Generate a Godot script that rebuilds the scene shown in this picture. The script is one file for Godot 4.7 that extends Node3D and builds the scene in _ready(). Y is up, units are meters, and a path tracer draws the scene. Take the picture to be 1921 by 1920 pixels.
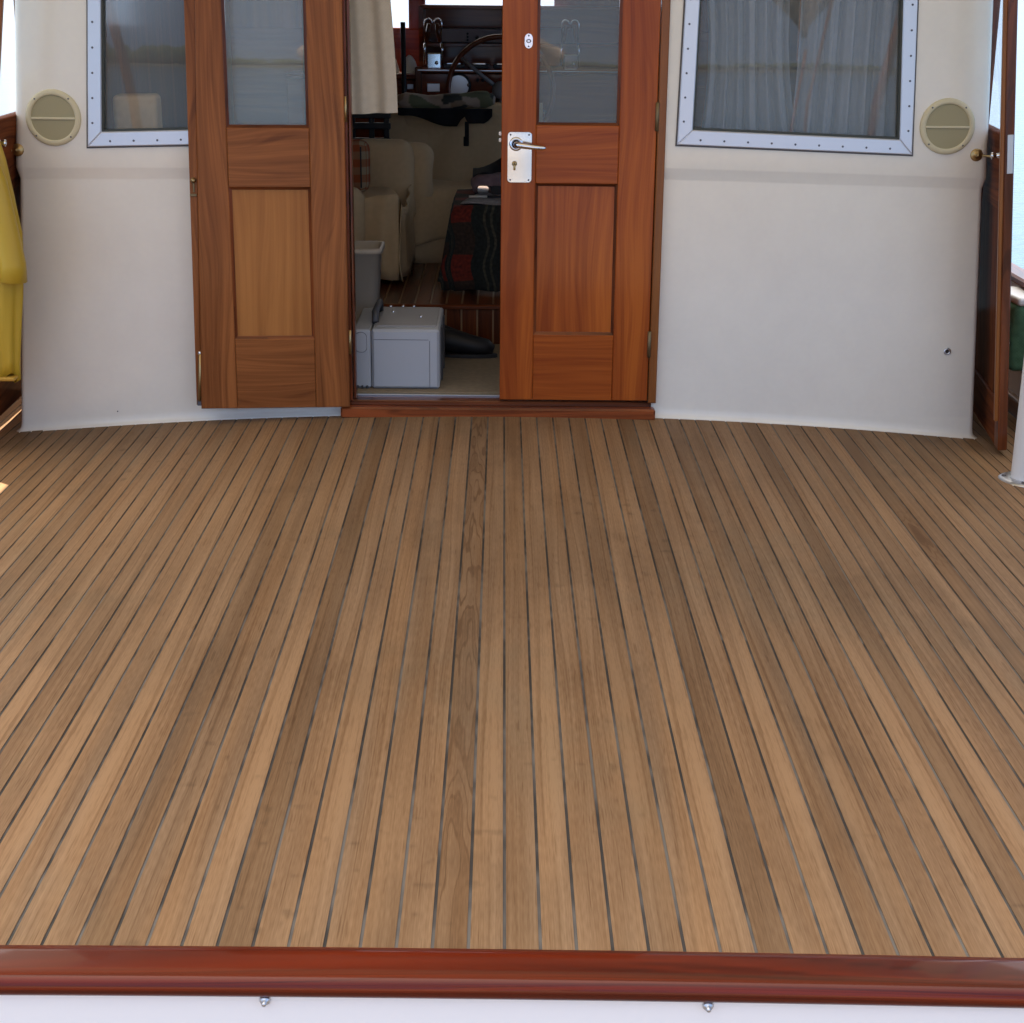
extends Node3D
# An aft deck of a motor yacht under an awning: teak planking, a white deckhouse bulkhead
# with varnished double doors, and the saloon seen through the open half.

const LEAN := 1.25                     # the bulkhead leans forward by this many degrees
const WALL_Z := -5.30
var M := {}
var taken := {}
var rng := RandomNumberGenerator.new()
var noise := FastNoiseLite.new()


func _ready() -> void:
	rng.seed = 7
	noise.seed = 11
	noise.noise_type = FastNoiseLite.TYPE_PERLIN
	noise.frequency = 1.0
	noise.fractal_type = FastNoiseLite.FRACTAL_NONE
	# ---- camera, sky, sun, exposure
	var cam := Camera3D.new()
	cam.name = "camera"
	add_child(cam)
	cam.position = Vector3(-0.0125, 1.3918, 0)
	cam.rotation_order = EULER_ORDER_YXZ
	cam.rotation_degrees = Vector3(-18.193, -0.462, 0.6)
	cam.fov = 35.489
	cam.near = 0.05
	cam.far = 6000.0
	var env := Environment.new()
	env.background_mode = Environment.BG_SKY
	var sm := ProceduralSkyMaterial.new()
	sm.sky_top_color = Color(0.49, 0.565, 0.69)
	sm.sky_horizon_color = Color(0.53, 0.63, 0.77)
	sm.sky_curve = 0.18
	sm.ground_bottom_color = Color(0.10, 0.16, 0.2)
	sm.ground_horizon_color = Color(0.6, 0.68, 0.74)
	sm.sun_angle_max = 82.0
	sm.sun_curve = 0.95
	sm.sky_energy_multiplier = 1.0
	var sky := Sky.new()
	sky.sky_material = sm
	env.sky = sky
	env.tonemap_mode = Environment.TONE_MAPPER_LINEAR
	env.tonemap_exposure = 3.2
	env.sdfgi_enabled = true
	env.ssao_enabled = true
	env.ssil_enabled = true
	var we := WorldEnvironment.new()
	we.name = "world_environment"
	we.environment = env
	add_child(we)
	var sun := DirectionalLight3D.new()
	sun.name = "sun"
	sun.light_color = Color(1.0, 0.96, 0.9)
	sun.light_energy = 1.6
	sun.light_angular_distance = 0.5
	sun.shadow_enabled = true
	add_child(sun)
	sun.look_at_from_position(Vector3(-0.22, 0.80, -0.36) * 10.0, Vector3.ZERO, Vector3.FORWARD)

	make_materials()
	build_setting()
	build_deck()
	build_coaming()
	build_deckhouse()
	build_awning()
	build_sides()
	build_saloon()
	build_helm()
	build_reflected()
	build_person()


# ------------------------------------------------------------------ naming and tagging
func numbered(called: String) -> String:
	if not taken.has(called):
		taken[called] = 0
		return called
	taken[called] += 1
	return "%s_%03d" % [called, taken[called]]


func thing(called: String, label: String, category: String, at := Vector3.ZERO, group := "") -> Node3D:
	var o := Node3D.new()
	o.name = numbered(called)
	add_child(o)
	o.position = at
	return tag(o, label, category, group)


func tag(o, label: String, category: String, group := ""):
	o.set_meta("label", label)
	o.set_meta("category", category)
	if group != "":
		o.set_meta("group", group)
	return o


func node(parent: Node3D, called: String, at := Vector3.ZERO) -> Node3D:
	var o := Node3D.new()
	o.name = called
	parent.add_child(o, true)
	o.position = at
	return o


func part(parent: Node3D, called: String, st: SurfaceTool, m: Material, label := "") -> MeshInstance3D:
	st.generate_normals()
	var o := MeshInstance3D.new()
	o.mesh = st.commit()
	o.material_override = null
	o.mesh.surface_set_material(0, m)
	o.name = numbered(called) if parent == self else called
	parent.add_child(o, true)
	if label != "":
		o.set_meta("label", label)
	return o


func struct(called: String, st: SurfaceTool, m: Material) -> MeshInstance3D:
	var o := part(self, called, st, m)
	o.set_meta("kind", "structure")
	return o


func again(parent: Node3D, src: MeshInstance3D, called: String, xf: Transform3D) -> MeshInstance3D:
	var o := MeshInstance3D.new()
	o.mesh = src.mesh
	o.name = called
	parent.add_child(o, true)
	o.transform = xf
	return o


# ------------------------------------------------------------------ mesh helpers (faces given counter-clockwise from outside)
func ST(smooth := false) -> SurfaceTool:
	var st := SurfaceTool.new()
	st.begin(Mesh.PRIMITIVE_TRIANGLES)
	st.set_smooth_group(0 if smooth else -1)
	return st


func tri(st: SurfaceTool, a: Vector3, b: Vector3, c: Vector3, ua := Vector2.ZERO, ub := Vector2.ZERO, uc := Vector2.ZERO) -> void:
	st.set_uv(ua)
	st.add_vertex(a)
	st.set_uv(uc)
	st.add_vertex(c)
	st.set_uv(ub)
	st.add_vertex(b)


func quad(st: SurfaceTool, a: Vector3, b: Vector3, c: Vector3, d: Vector3, ua := Vector2.ZERO, ub := Vector2.ZERO, uc := Vector2.ZERO, ud := Vector2.ZERO) -> void:
	tri(st, a, b, c, ua, ub, uc)
	tri(st, a, c, d, ua, uc, ud)


func wuv(p: Vector3, n: Vector3, g: int, o: Vector2) -> Vector2:
	var ax := n.abs().max_axis_index()
	var r: Array = [0, 1, 2]
	r.erase(ax)
	var v: int = r[1]
	var u: int = r[0]
	if r[0] == g:
		v = r[0]
		u = r[1]
	return Vector2(p[u], p[v]) + o


func flat(st: SurfaceTool, pts: Array, g: int, o: Vector2, xf: Transform3D) -> void:
	var n: Vector3 = (pts[1] - pts[0]).cross(pts[2] - pts[0])
	for i in range(1, pts.size() - 1):
		tri(st, xf * pts[0], xf * pts[i], xf * pts[i + 1], wuv(pts[0], n, g, o), wuv(pts[i], n, g, o), wuv(pts[i + 1], n, g, o))


func box(st: SurfaceTool, c: Vector3, s: Vector3, b := 0.003, g := 1, xf := Transform3D.IDENTITY) -> void:
	# a box with chamfered edges; uv in metres with v along the grain axis g
	var h := s * 0.5
	b = minf(b, minf(h.x, minf(h.y, h.z)) * 0.6)
	var o := Vector2(rng.randf_range(0.14, 0.36), rng.randf_range(0.9, 1.1))
	var t := xf * Transform3D(Basis.IDENTITY, c)
	var P := func(sx: int, sy: int, sz: int, ax: int) -> Vector3:
		var v := Vector3(sx * (h.x - b), sy * (h.y - b), sz * (h.z - b))
		v[ax] = [sx, sy, sz][ax] * h[ax]
		return v
	for s1 in [-1, 1]:
		# faces
		var fx := [P.call(s1, -1, -1, 0), P.call(s1, 1, -1, 0), P.call(s1, 1, 1, 0), P.call(s1, -1, 1, 0)]
		var fy := [P.call(-1, s1, -1, 1), P.call(-1, s1, 1, 1), P.call(1, s1, 1, 1), P.call(1, s1, -1, 1)]
		var fz := [P.call(-1, -1, s1, 2), P.call(1, -1, s1, 2), P.call(1, 1, s1, 2), P.call(-1, 1, s1, 2)]
		for f in [fx, fy, fz]:
			if s1 < 0:
				f.reverse()
			flat(st, f, g, o, t)
		for s2 in [-1, 1]:
			# edges
			var ex := [P.call(-1, s1, s2, 1), P.call(-1, s1, s2, 2), P.call(1, s1, s2, 2), P.call(1, s1, s2, 1)]
			var ey := [P.call(s1, -1, s2, 2), P.call(s1, -1, s2, 0), P.call(s1, 1, s2, 0), P.call(s1, 1, s2, 2)]
			var ez := [P.call(s1, s2, -1, 0), P.call(s1, s2, -1, 1), P.call(s1, s2, 1, 1), P.call(s1, s2, 1, 0)]
			for f in [ex, ey, ez]:
				if s1 * s2 < 0:
					f.reverse()
				flat(st, f, g, o, t)
			for s3 in [-1, 1]:
				var cc := [P.call(s1, s2, s3, 0), P.call(s1, s2, s3, 1), P.call(s1, s2, s3, 2)]
				if s1 * s2 * s3 < 0:
					cc.reverse()
				flat(st, cc, g, o, t)


func rbox(st: SurfaceTool, c: Vector3, s: Vector3, r: float, n := 6, wob := 0.0, xf := Transform3D.IDENTITY) -> void:
	# a rounded, slightly uneven block (cushions, covered seats)
	var h := s * 0.5
	r = minf(r, minf(h.x, minf(h.y, h.z)))
	var inner := h - Vector3(r, r, r)
	var at := func(p: Vector3) -> Vector3:
		var q := Vector3(clampf(p.x, -inner.x, inner.x), clampf(p.y, -inner.y, inner.y), clampf(p.z, -inner.z, inner.z))
		var d := p - q
		var v := q + (d.normalized() * r if d.length() > 1e-6 else Vector3.ZERO)
		if wob > 0.0:
			var k := c + v
			v += Vector3(noise.get_noise_3d(k.x * 7, k.y * 7, k.z * 7 + 9), noise.get_noise_3d(k.x * 6 + 20, k.y * 6, k.z * 6), noise.get_noise_3d(k.x * 7, k.y * 7 + 30, k.z * 7)) * wob
		return xf * (c + v)
	var steps: Array = []
	for ax in 3:
		var l: Array = []
		for i in 4:
			l.append(-h[ax] + r * i / 4.0)
		var m := maxi(1, n)
		for i in m + 1:
			l.append(lerpf(-inner[ax], inner[ax], float(i) / m))
		for i in range(1, 5):
			l.append(inner[ax] + r * i / 4.0)
		steps.append(l)
	for ax in 3:
		var b := (ax + 1) % 3
		var d := (ax + 2) % 3
		for sg in [-1, 1]:
			for i in steps[b].size() - 1:
				for j in steps[d].size() - 1:
					var q: Array = []
					for k in [[0, 0], [1, 0], [1, 1], [0, 1]]:
						var v := Vector3.ZERO
						v[ax] = sg * h[ax]
						v[b] = steps[b][i + k[0]]
						v[d] = steps[d][j + k[1]]
						q.append(v)
					if sg < 0:
						q.reverse()
					var u: Array = []
					for v in q:
						u.append(wuv(v, Vector3.ZERO + _axis(ax), 1, Vector2(0.5, 0.5)))
					quad(st, at.call(q[0]), at.call(q[1]), at.call(q[2]), at.call(q[3]), u[0], u[1], u[2], u[3])


func _axis(ax: int) -> Vector3:
	var v := Vector3.ZERO
	v[ax] = 1.0
	return v


func tube(st: SurfaceTool, pts: Array, rad, n := 10, caps := true, squash := 1.0) -> void:
	var rings: Array = []
	var up := Vector3.UP
	var d0: Vector3 = (pts[1] - pts[0]).normalized()
	if absf(d0.dot(up)) > 0.9:
		up = Vector3.RIGHT
	var along := 0.0
	for i in pts.size():
		var d: Vector3 = (pts[mini(i + 1, pts.size() - 1)] - pts[maxi(i - 1, 0)]).normalized()
		var x := up.cross(d).normalized()
		up = d.cross(x).normalized()
		var r: float = rad[i] if rad is Array else rad
		if i > 0:
			along += pts[i].distance_to(pts[i - 1])
		var ring: Array = []
		for k in n + 1:
			var a := TAU * k / n
			ring.append([pts[i] + (x * cos(a) + up * sin(a) * squash) * r, Vector2(float(k) / n * 0.3, along)])
		rings.append(ring)
	for i in rings.size() - 1:
		for k in n:
			quad(st, rings[i][k][0], rings[i][k + 1][0], rings[i + 1][k + 1][0], rings[i + 1][k][0], rings[i][k][1], rings[i][k + 1][1], rings[i + 1][k + 1][1], rings[i + 1][k][1])
	if caps:
		for e in [0, rings.size() - 1]:
			for k in n:
				if e == 0:
					tri(st, pts[0], rings[0][k + 1][0], rings[0][k][0])
				else:
					tri(st, pts[e], rings[e][k][0], rings[e][k + 1][0])


func lathe(st: SurfaceTool, prof: Array, n: int, xf: Transform3D) -> void:
	# prof: Vector2(radius, height) going up; axis is local y
	for i in prof.size() - 1:
		for k in n:
			var a := TAU * k / n
			var b := TAU * (k + 1) / n
			var p := func(q: Vector2, t: float) -> Vector3: return xf * Vector3(q.x * cos(t), q.y, -q.x * sin(t))
			var ua := Vector2(float(k) / n, prof[i].y)
			var ub := Vector2(float(k + 1) / n, prof[i].y)
			var uc := Vector2(float(k + 1) / n, prof[i + 1].y)
			var ud := Vector2(float(k) / n, prof[i + 1].y)
			if prof[i].x < 1e-6:
				tri(st, p.call(prof[i], a), p.call(prof[i + 1], b), p.call(prof[i + 1], a), ua, uc, ud)
			elif prof[i + 1].x < 1e-6:
				tri(st, p.call(prof[i], a), p.call(prof[i], b), p.call(prof[i + 1], a), ua, ub, ud)
			else:
				quad(st, p.call(prof[i], a), p.call(prof[i], b), p.call(prof[i + 1], b), p.call(prof[i + 1], a), ua, ub, uc, ud)


func sheet(st: SurfaceTool, nu: int, nv: int, f: Callable, th := 0.003, us := Vector2.ONE) -> void:
	# a cloth: front face f(u, v), back face th behind it, closed along the rim
	var p: Array = []
	for i in nu + 1:
		for j in nv + 1:
			p.append(f.call(float(i) / nu, float(j) / nv))
	var q: Array = []
	for i in nu + 1:
		for j in nv + 1:
			var du: Vector3 = p[mini(i + 1, nu) * (nv + 1) + j] - p[maxi(i - 1, 0) * (nv + 1) + j]
			var dv: Vector3 = p[i * (nv + 1) + mini(j + 1, nv)] - p[i * (nv + 1) + maxi(j - 1, 0)]
			q.append(p[i * (nv + 1) + j] - du.cross(dv).normalized() * th)
	for i in nu:
		for j in nv:
			var a := i * (nv + 1) + j
			var b := a + nv + 1
			var U := func(ii: int, jj: int) -> Vector2: return Vector2(float(ii) / nu * us.x, (1.0 - float(jj) / nv) * us.y)
			quad(st, p[a], p[b], p[b + 1], p[a + 1], U.call(i, j), U.call(i + 1, j), U.call(i + 1, j + 1), U.call(i, j + 1))
			if th <= 0.0:
				continue
			quad(st, q[a], q[a + 1], q[b + 1], q[b], U.call(i, j), U.call(i, j + 1), U.call(i + 1, j + 1), U.call(i + 1, j))
	if th <= 0.0:
		return
	for i in nu:
		var a := i * (nv + 1)
		var b := a + nv + 1
		quad(st, q[a], q[b], p[b], p[a])
		quad(st, p[a + nv], p[b + nv], q[b + nv], q[a + nv])
	for j in nv:
		quad(st, p[j], p[j + 1], q[j + 1], q[j])
		var e := nu * (nv + 1) + j
		quad(st, q[e], q[e + 1], p[e + 1], p[e])


func prism(st: SurfaceTool, poly: PackedVector2Array, z0: float, z1: float, b := 0.0, xf := Transform3D.IDENTITY, o := Vector2(0.25, 1.0), horizontal := false) -> void:
	# poly runs counter-clockwise in x, y; extruded from z0 to z1 with a chamfer b round the front
	var front := poly
	if b > 0.0:
		var off := Geometry2D.offset_polygon(poly, -b, Geometry2D.JOIN_MITER)
		if off.size() == 1 and off[0].size() == poly.size():
			front = off[0]
			# keep the same starting corner
			var best := 0
			for i in front.size():
				if front[i].distance_to(poly[0]) < front[best].distance_to(poly[0]):
					best = i
			var turned := PackedVector2Array()
			for i in front.size():
				turned.append(front[(i + best) % front.size()])
			front = turned
			if Geometry2D.is_polygon_clockwise(front) != Geometry2D.is_polygon_clockwise(poly):
				front = poly
				b = 0.0
		else:
			b = 0.0
	var mid := Vector2.ZERO
	for v in poly:
		mid += v / poly.size()
	var U := func(v: Vector2) -> Vector2: return (Vector2(v.y - mid.y, v.x - mid.x) if horizontal else v - mid) + o
	var idx := Geometry2D.triangulate_polygon(front)
	for i in range(0, idx.size(), 3):
		var a := front[idx[i]]
		var bb := front[idx[i + 1]]
		var c := front[idx[i + 2]]
		if (bb - a).cross(c - a) < 0.0:
			var t := bb
			bb = c
			c = t
		tri(st, xf * Vector3(a.x, a.y, z1), xf * Vector3(bb.x, bb.y, z1), xf * Vector3(c.x, c.y, z1), U.call(a), U.call(bb), U.call(c))
		tri(st, xf * Vector3(a.x, a.y, z0), xf * Vector3(c.x, c.y, z0), xf * Vector3(bb.x, bb.y, z0), U.call(a), U.call(c), U.call(bb))
	var n := poly.size()
	for i in n:
		var j := (i + 1) % n
		quad(st, xf * Vector3(poly[i].x, poly[i].y, z0), xf * Vector3(poly[j].x, poly[j].y, z0), xf * Vector3(poly[j].x, poly[j].y, z1 - b), xf * Vector3(poly[i].x, poly[i].y, z1 - b), U.call(poly[i]), U.call(poly[j]), U.call(poly[j]), U.call(poly[i]))
		if b > 0.0:
			quad(st, xf * Vector3(poly[i].x, poly[i].y, z1 - b), xf * Vector3(poly[j].x, poly[j].y, z1 - b), xf * Vector3(front[j].x, front[j].y, z1), xf * Vector3(front[i].x, front[i].y, z1), U.call(poly[i]), U.call(poly[j]), U.call(front[j]), U.call(front[i]))


func rect(x0: float, y0: float, x1: float, y1: float) -> PackedVector2Array:
	return PackedVector2Array([Vector2(x0, y0), Vector2(x1, y0), Vector2(x1, y1), Vector2(x0, y1)])


func round_rect(x0: float, y0: float, x1: float, y1: float, r: float, n := 5) -> PackedVector2Array:
	var out := PackedVector2Array()
	for k in [[x1 - r, y0 + r, -90], [x1 - r, y1 - r, 0], [x0 + r, y1 - r, 90], [x0 + r, y0 + r, 180]]:
		for i in n + 1:
			var a := deg_to_rad(k[2] + 90.0 * i / n)
			out.append(Vector2(k[0] + r * cos(a), k[1] + r * sin(a)))
	return out


func ellipse(cx: float, cy: float, rx: float, ry: float, n := 24) -> PackedVector2Array:
	var out := PackedVector2Array()
	for i in n:
		out.append(Vector2(cx + rx * cos(TAU * i / n), cy + ry * sin(TAU * i / n)))
	return out


func facing(p: Vector3) -> Transform3D:
	# local y points out of the wall (+z)
	return Transform3D(Basis(Vector3.RIGHT, PI / 2), p)


# ------------------------------------------------------------------ materials
func lin(r: float, g: float, b: float) -> Color:
	return Color(r, g, b).linear_to_srgb()


func mat(c: Color, rough := 0.6, metal := 0.0, coat := 0.0) -> StandardMaterial3D:
	var m := StandardMaterial3D.new()
	m.albedo_color = c
	m.roughness = rough
	m.metallic = metal
	if coat > 0.0:
		m.clearcoat_enabled = true
		m.clearcoat = coat
		m.clearcoat_roughness = 0.08
	return m


func picture(w: int, h: int, f: Callable) -> ImageTexture:
	var im := Image.create(w, h, false, Image.FORMAT_RGB8)
	for y in h:
		for x in w:
			im.set_pixel(x, y, f.call(float(x) / w, float(y) / h))
	return ImageTexture.create_from_image(im)


func wood(seed_at: float, dark: Color, light: Color, straight := 1.0, fleck := 0.3) -> ImageTexture:
	# 0.5 m across by 2 m along the grain
	var d := dark.linear_to_srgb()
	var l := light.linear_to_srgb()
	return picture(224, 640, func(u: float, v: float) -> Color:
		var x := u * 0.5
		var y := v * 2.0
		var warp := noise.get_noise_2d(x * 9 + seed_at, y * 1.4) * 0.035 * (2.0 - straight)
		var a := noise.get_noise_2d((x + warp) * 55 + seed_at, y * 0.9)
		var b := noise.get_noise_2d((x + warp) * 230, y * 5.0 + seed_at)
		var c := noise.get_noise_2d((x + warp) * 14 + seed_at * 3, y * 0.7)
		var s := noise.get_noise_2d((x + warp * 2.0) * 120 + seed_at, y * 3.0 + 40)
		var t := 0.55 + 0.42 * a + 0.28 * b + 0.45 * c - fleck * smoothstep(0.25, 0.6, s)
		return d.lerp(l, clampf(t, 0.0, 1.0)))


func varnished(tex: ImageTexture, tint := Color.WHITE, coat := 0.7) -> StandardMaterial3D:
	var m := mat(tint, 0.38, 0.0, coat)
	m.albedo_texture = tex
	m.uv1_scale = Vector3(2.0, 0.5, 1)
	m.metallic_specular = 0.25
	m.clearcoat_roughness = 0.12
	return m


func weave(c: Color, rough := 0.95, amount := 0.12, cells := 90.0) -> StandardMaterial3D:
	var m := mat(c, rough)
	var key := "weave%f%f" % [amount, cells]
	if not M.has(key):
		M[key] = picture(128, 128, func(u: float, v: float) -> Color:
			var t := 1.0 - amount * (0.5 + 0.5 * sin(u * cells * TAU / 4) * sin(v * cells * TAU / 4)) - amount * (0.5 + noise.get_noise_2d(u * 12, v * 12))
			return Color(t, t, t))
	m.albedo_texture = M[key]
	m.uv1_triplanar = true
	m.uv1_scale = Vector3(4, 4, 4)
	return m


func make_materials() -> void:
	# teak strips for the deck, each 5 cm across by 3.3 m long
	var teak: Array = []
	for k in 12:
		var sd := 17.3 * k
		var figured := k == 10 or k == 11
		teak.append(picture(56, 1800, func(u: float, v: float) -> Color:
			var y := v * 3.3
			var warp := noise.get_noise_2d(u * 1.2 + sd, y * 0.9) * 0.9
			var a := noise.get_noise_2d(u * 5.0 + warp + sd, y * 0.55)
			var b := noise.get_noise_2d(u * 21.0 + warp * 3.0, y * 3.2 + sd)
			var s := noise.get_noise_2d(u * 8.0 + warp * 2.0 + sd * 2.0, y * 0.45)
			var f := noise.get_noise_2d(u * 15.0 + sd, y * 8.0)
			var w := noise.get_noise_2d(u * 1.1 + sd, y * 1.6 + 60)
			var fine := noise.get_noise_2d(u * 25.0 + sd, y * 34.0)
			var t := 0.68 + 0.22 * a + 0.20 * b + 0.20 * fine + 0.26 * w - 0.34 * smoothstep(0.30, 0.66, s) - 0.34 * smoothstep(0.47, 0.66, f)
			if figured:
				var q := (u - 0.45) * 2.2
				var ph := y * 1.1 + q * q * 0.3 + 0.9 * noise.get_noise_2d(u * 1.3 + sd, y * 2.3) + 0.25 * noise.get_noise_2d(u * 4.0 + sd, y * 6.0)
				t = 0.62 + 0.18 * b + 0.18 * fine + 0.25 * w - 0.62 * smoothstep(0.55, 1.0, sin(ph * 15.0)) * (0.75 + 0.5 * w) - 0.24 * smoothstep(0.3, 1.0, sin(ph * 5.0))
			if k == 11:
				var kd := Vector2((u - 0.55) * 0.05 / 0.02, (y - 2.02) / 0.10).length() + 0.5 * noise.get_noise_2d(u * 4, y * 12)
				t = 0.66 + 0.2 * a + 0.2 * b + 0.3 * w - 0.75 * smoothstep(1.1, 0.3, kd) - 0.30 * smoothstep(0.3, 0.9, sin(kd * 9.0)) * smoothstep(4.0, 1.0, kd)
			var dark := lin(0.165, 0.084, 0.037)
			var light := lin(0.335, 0.196, 0.098)
			var c := dark.lerp(light, clampf(t, 0.0, 1.0))
			# sun-greyed patches
			var g := clampf(0.25 + 0.6 * noise.get_noise_2d(u * 0.8 + sd, y * 0.8 + 90), 0.0, 0.5)
			var l := c.get_luminance()
			return c.lerp(Color(l * 1.02, l * 0.99, l * 0.94), g * 0.3)))
	M.teak = teak
	# scuffs, drips and walked-in dirt lying across the strips
	M.stains = picture(640, 640, func(u: float, v: float) -> Color:
		var a := noise.get_noise_2d(u * 9, v * 7) + 0.5 * noise.get_noise_2d(u * 27 + 5, v * 21) + 0.35 * noise.get_noise_2d(u * 90, v * 70)
		var sp := noise.get_noise_2d(u * 120 + 40, v * 130)
		var t := 0.99 - 0.045 * smoothstep(0.1, 0.65, a) - 0.12 * smoothstep(0.58, 0.7, sp) * smoothstep(-0.1, 0.5, noise.get_noise_2d(u * 6 + 9, v * 6))
		var gy := smoothstep(0.05, 0.6, noise.get_noise_2d(u * 7 + 70, v * 6) + 0.4 * noise.get_noise_2d(u * 60, v * 48)) * 0.03
		return Color(t * (1.0 - gy * 0.9), t * (1.0 - gy * 0.35), t))
	var caulk := mat(Color.WHITE, 0.8)
	caulk.albedo_texture = picture(256, 256, func(u: float, v: float) -> Color:
		var t := noise.get_noise_2d(u * 73, v * 9) + 0.45 * noise.get_noise_2d(u * 73, v * 60)
		return lin(0.055, 0.050, 0.046).lerp(lin(0.165, 0.148, 0.130), smoothstep(-0.45, 0.45, t)))
	caulk.metallic_specular = 0.15
	caulk.uv1_scale = Vector3(0.25, 0.3, 1)
	M.caulk = caulk
	# gelcoat
	var gel := mat(Color.WHITE, 0.2)
	gel.albedo_texture = picture(256, 256, func(u: float, v: float) -> Color:
		var t := noise.get_noise_2d(u * 5, v * 5) * 0.5 + noise.get_noise_2d(u * 23, v * 19) * 0.3 + noise.get_noise_2d(u * 90, v * 90) * 0.2
		return lin(0.845, 0.805, 0.715).lerp(lin(0.79, 0.75, 0.67), clampf(0.4 + t, 0, 1)))
	gel.uv1_scale = Vector3(0.6, 0.6, 1)
	M.gel = gel
	M.white = mat(lin(0.78, 0.77, 0.74), 0.35)
	var w_left := wood(3.0, Color(0.14, 0.044, 0.012), Color(0.32, 0.112, 0.032), 0.85, 0.3)
	var w_right := wood(41.0, Color(0.215, 0.040, 0.006), Color(0.420, 0.105, 0.015), 1.0, 0.15)
	var w_dark := wood(77.0, Color(0.065, 0.017, 0.006), Color(0.210, 0.056, 0.016), 0.8, 0.4)
	var w_pale := wood(120.0, Color(0.29, 0.108, 0.028), Color(0.41, 0.168, 0.046), 1.0, 0.1)
	var w_cap := wood(160.0, Color(0.050, 0.006, 0.0018), Color(0.180, 0.024, 0.0045), 0.8, 0.3)
	M.door_left = varnished(w_left, Color.WHITE, 0.12)
	M.w_right = w_right
	M.door_right = varnished(w_right, Color.WHITE, 0.25)
	M.panel_pale = varnished(w_pale, Color.WHITE, 0.12)
	M.frame_wood = varnished(w_dark, Color(1.15, 1.1, 1.05), 0.5)
	M.jamb = varnished(w_pale, Color(0.84, 0.80, 0.80), 0.3)
	M.dull_wood = varnished(w_dark, Color.WHITE, 0.04)
	M.dull_wood.roughness = 0.75
	M.dull_wood.metallic_specular = 0.12
	M.dark_wood = varnished(w_dark, Color.WHITE, 0.5)
	M.cap = varnished(w_cap, Color(0.9, 0.8, 0.7), 0.35)
	M.cap.roughness = 0.3
	M.cap.clearcoat_roughness = 0.05
	M.helm_wood = varnished(w_right, Color(0.8, 0.72, 0.7), 0.5)
	M.chrome = mat(lin(0.72, 0.73, 0.76), 0.10, 1.0)
	M.steel = mat(lin(0.55, 0.56, 0.58), 0.28, 1.0)
	M.alu = mat(lin(0.66, 0.68, 0.73), 0.42, 0.75)
	M.screw = mat(lin(0.12, 0.12, 0.14), 0.4, 0.7)
	M.brass = mat(lin(0.42, 0.30, 0.14), 0.35, 0.9)
	M.brass_dull = mat(lin(0.20, 0.15, 0.08), 0.5, 0.8)
	M.gasket = mat(lin(0.045, 0.052, 0.045), 0.6)
	M.rubber = mat(lin(0.022, 0.022, 0.025), 0.6)
	M.black = mat(lin(0.012, 0.012, 0.014), 0.6)
	M.black_cloth = weave(lin(0.012, 0.012, 0.015))
	M.grille = mat(lin(0.60, 0.54, 0.36), 0.5)
	var gm := mat(Color.WHITE, 0.8)
	gm.albedo_texture = picture(128, 128, func(u: float, v: float) -> Color:
		var t := 0.5 + 0.5 * sin(u * TAU * 32) * sin(v * TAU * 32)
		return lin(0.43, 0.385, 0.235).lerp(lin(0.29, 0.26, 0.155), t))
	gm.uv1_triplanar = true
	gm.uv1_scale = Vector3(7, 7, 7)
	M.grille_mesh = gm
	var glass := StandardMaterial3D.new()
	glass.albedo_color = Color(0.93, 0.97, 0.96, 0.06)
	glass.transparency = BaseMaterial3D.TRANSPARENCY_ALPHA
	glass.roughness = 0.0
	glass.metallic_specular = 0.32
	M.glass = glass
	M.cream = weave(lin(0.64, 0.47, 0.27), 0.95, 0.03)
	M.curtain = weave(lin(0.64, 0.58, 0.48), 0.95, 0.03)
	M.curtain.backlight_enabled = true
	M.curtain.backlight = Color(0.35, 0.32, 0.26)
	M.sheer = weave(lin(0.20, 0.22, 0.26), 0.95, 0.03)
	M.sheer.backlight_enabled = true
	M.sheer.backlight = Color(0.4, 0.4, 0.42)
	M.plastic_grey = mat(lin(0.40, 0.42, 0.45), 0.45)
	M.plastic_top = mat(lin(0.30, 0.29, 0.29), 0.5)
	M.plastic_beige = mat(lin(0.52, 0.45, 0.36), 0.4)
	M.grey_dark = mat(lin(0.06, 0.06, 0.065), 0.5)
	M.yellow = mat(lin(0.46, 0.305, 0.022), 0.45)
	M.green = weave(lin(0.13, 0.30, 0.17))
	M.pink = weave(lin(0.30, 0.20, 0.22))
	M.pale_cloth = weave(lin(0.36, 0.33, 0.33))
	M.canvas = weave(lin(0.62, 0.58, 0.52))
	M.canvas.backlight_enabled = true
	M.canvas.backlight = Color(0.74, 0.70, 0.62)
	M.tan_cloth = weave(lin(0.16, 0.10, 0.06))
	M.carpet = weave(lin(0.27, 0.21, 0.135), 1.0, 0.06, 60.0)
	M.paper = mat(lin(0.75, 0.73, 0.66), 0.8)
	M.radio = mat(lin(0.13, 0.11, 0.12), 0.45)
	M.grey_hub = mat(lin(0.22, 0.22, 0.23), 0.4)
	M.holly = mat(lin(0.30, 0.17, 0.08), 0.4)
	M.shoe = mat(lin(0.012, 0.012, 0.015), 0.55)
	var plaid := mat(Color.WHITE, 0.95)
	plaid.albedo_texture = picture(192, 192, func(u: float, v: float) -> Color:
		var c := lin(0.020, 0.026, 0.024)
		var a := fposmod(u * 3.0, 1.0)
		var b := fposmod(v * 3.0, 1.0)
		if absf(a - 0.5) < 0.19 and absf(b - 0.5) < 0.22:
			c = lin(0.20, 0.022, 0.012)
		elif absf(a - 0.5) < 0.19:
			c = c.lerp(lin(0.09, 0.03, 0.015), 0.5)
		if absf(a - 0.06) < 0.028 or absf(a - 0.94) < 0.028:
			c = c.lerp(lin(0.13, 0.11, 0.07), 0.7)
		return c * (0.85 + 0.3 * noise.get_noise_2d(u * 60, v * 60)))
	M.plaid = plaid
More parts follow.
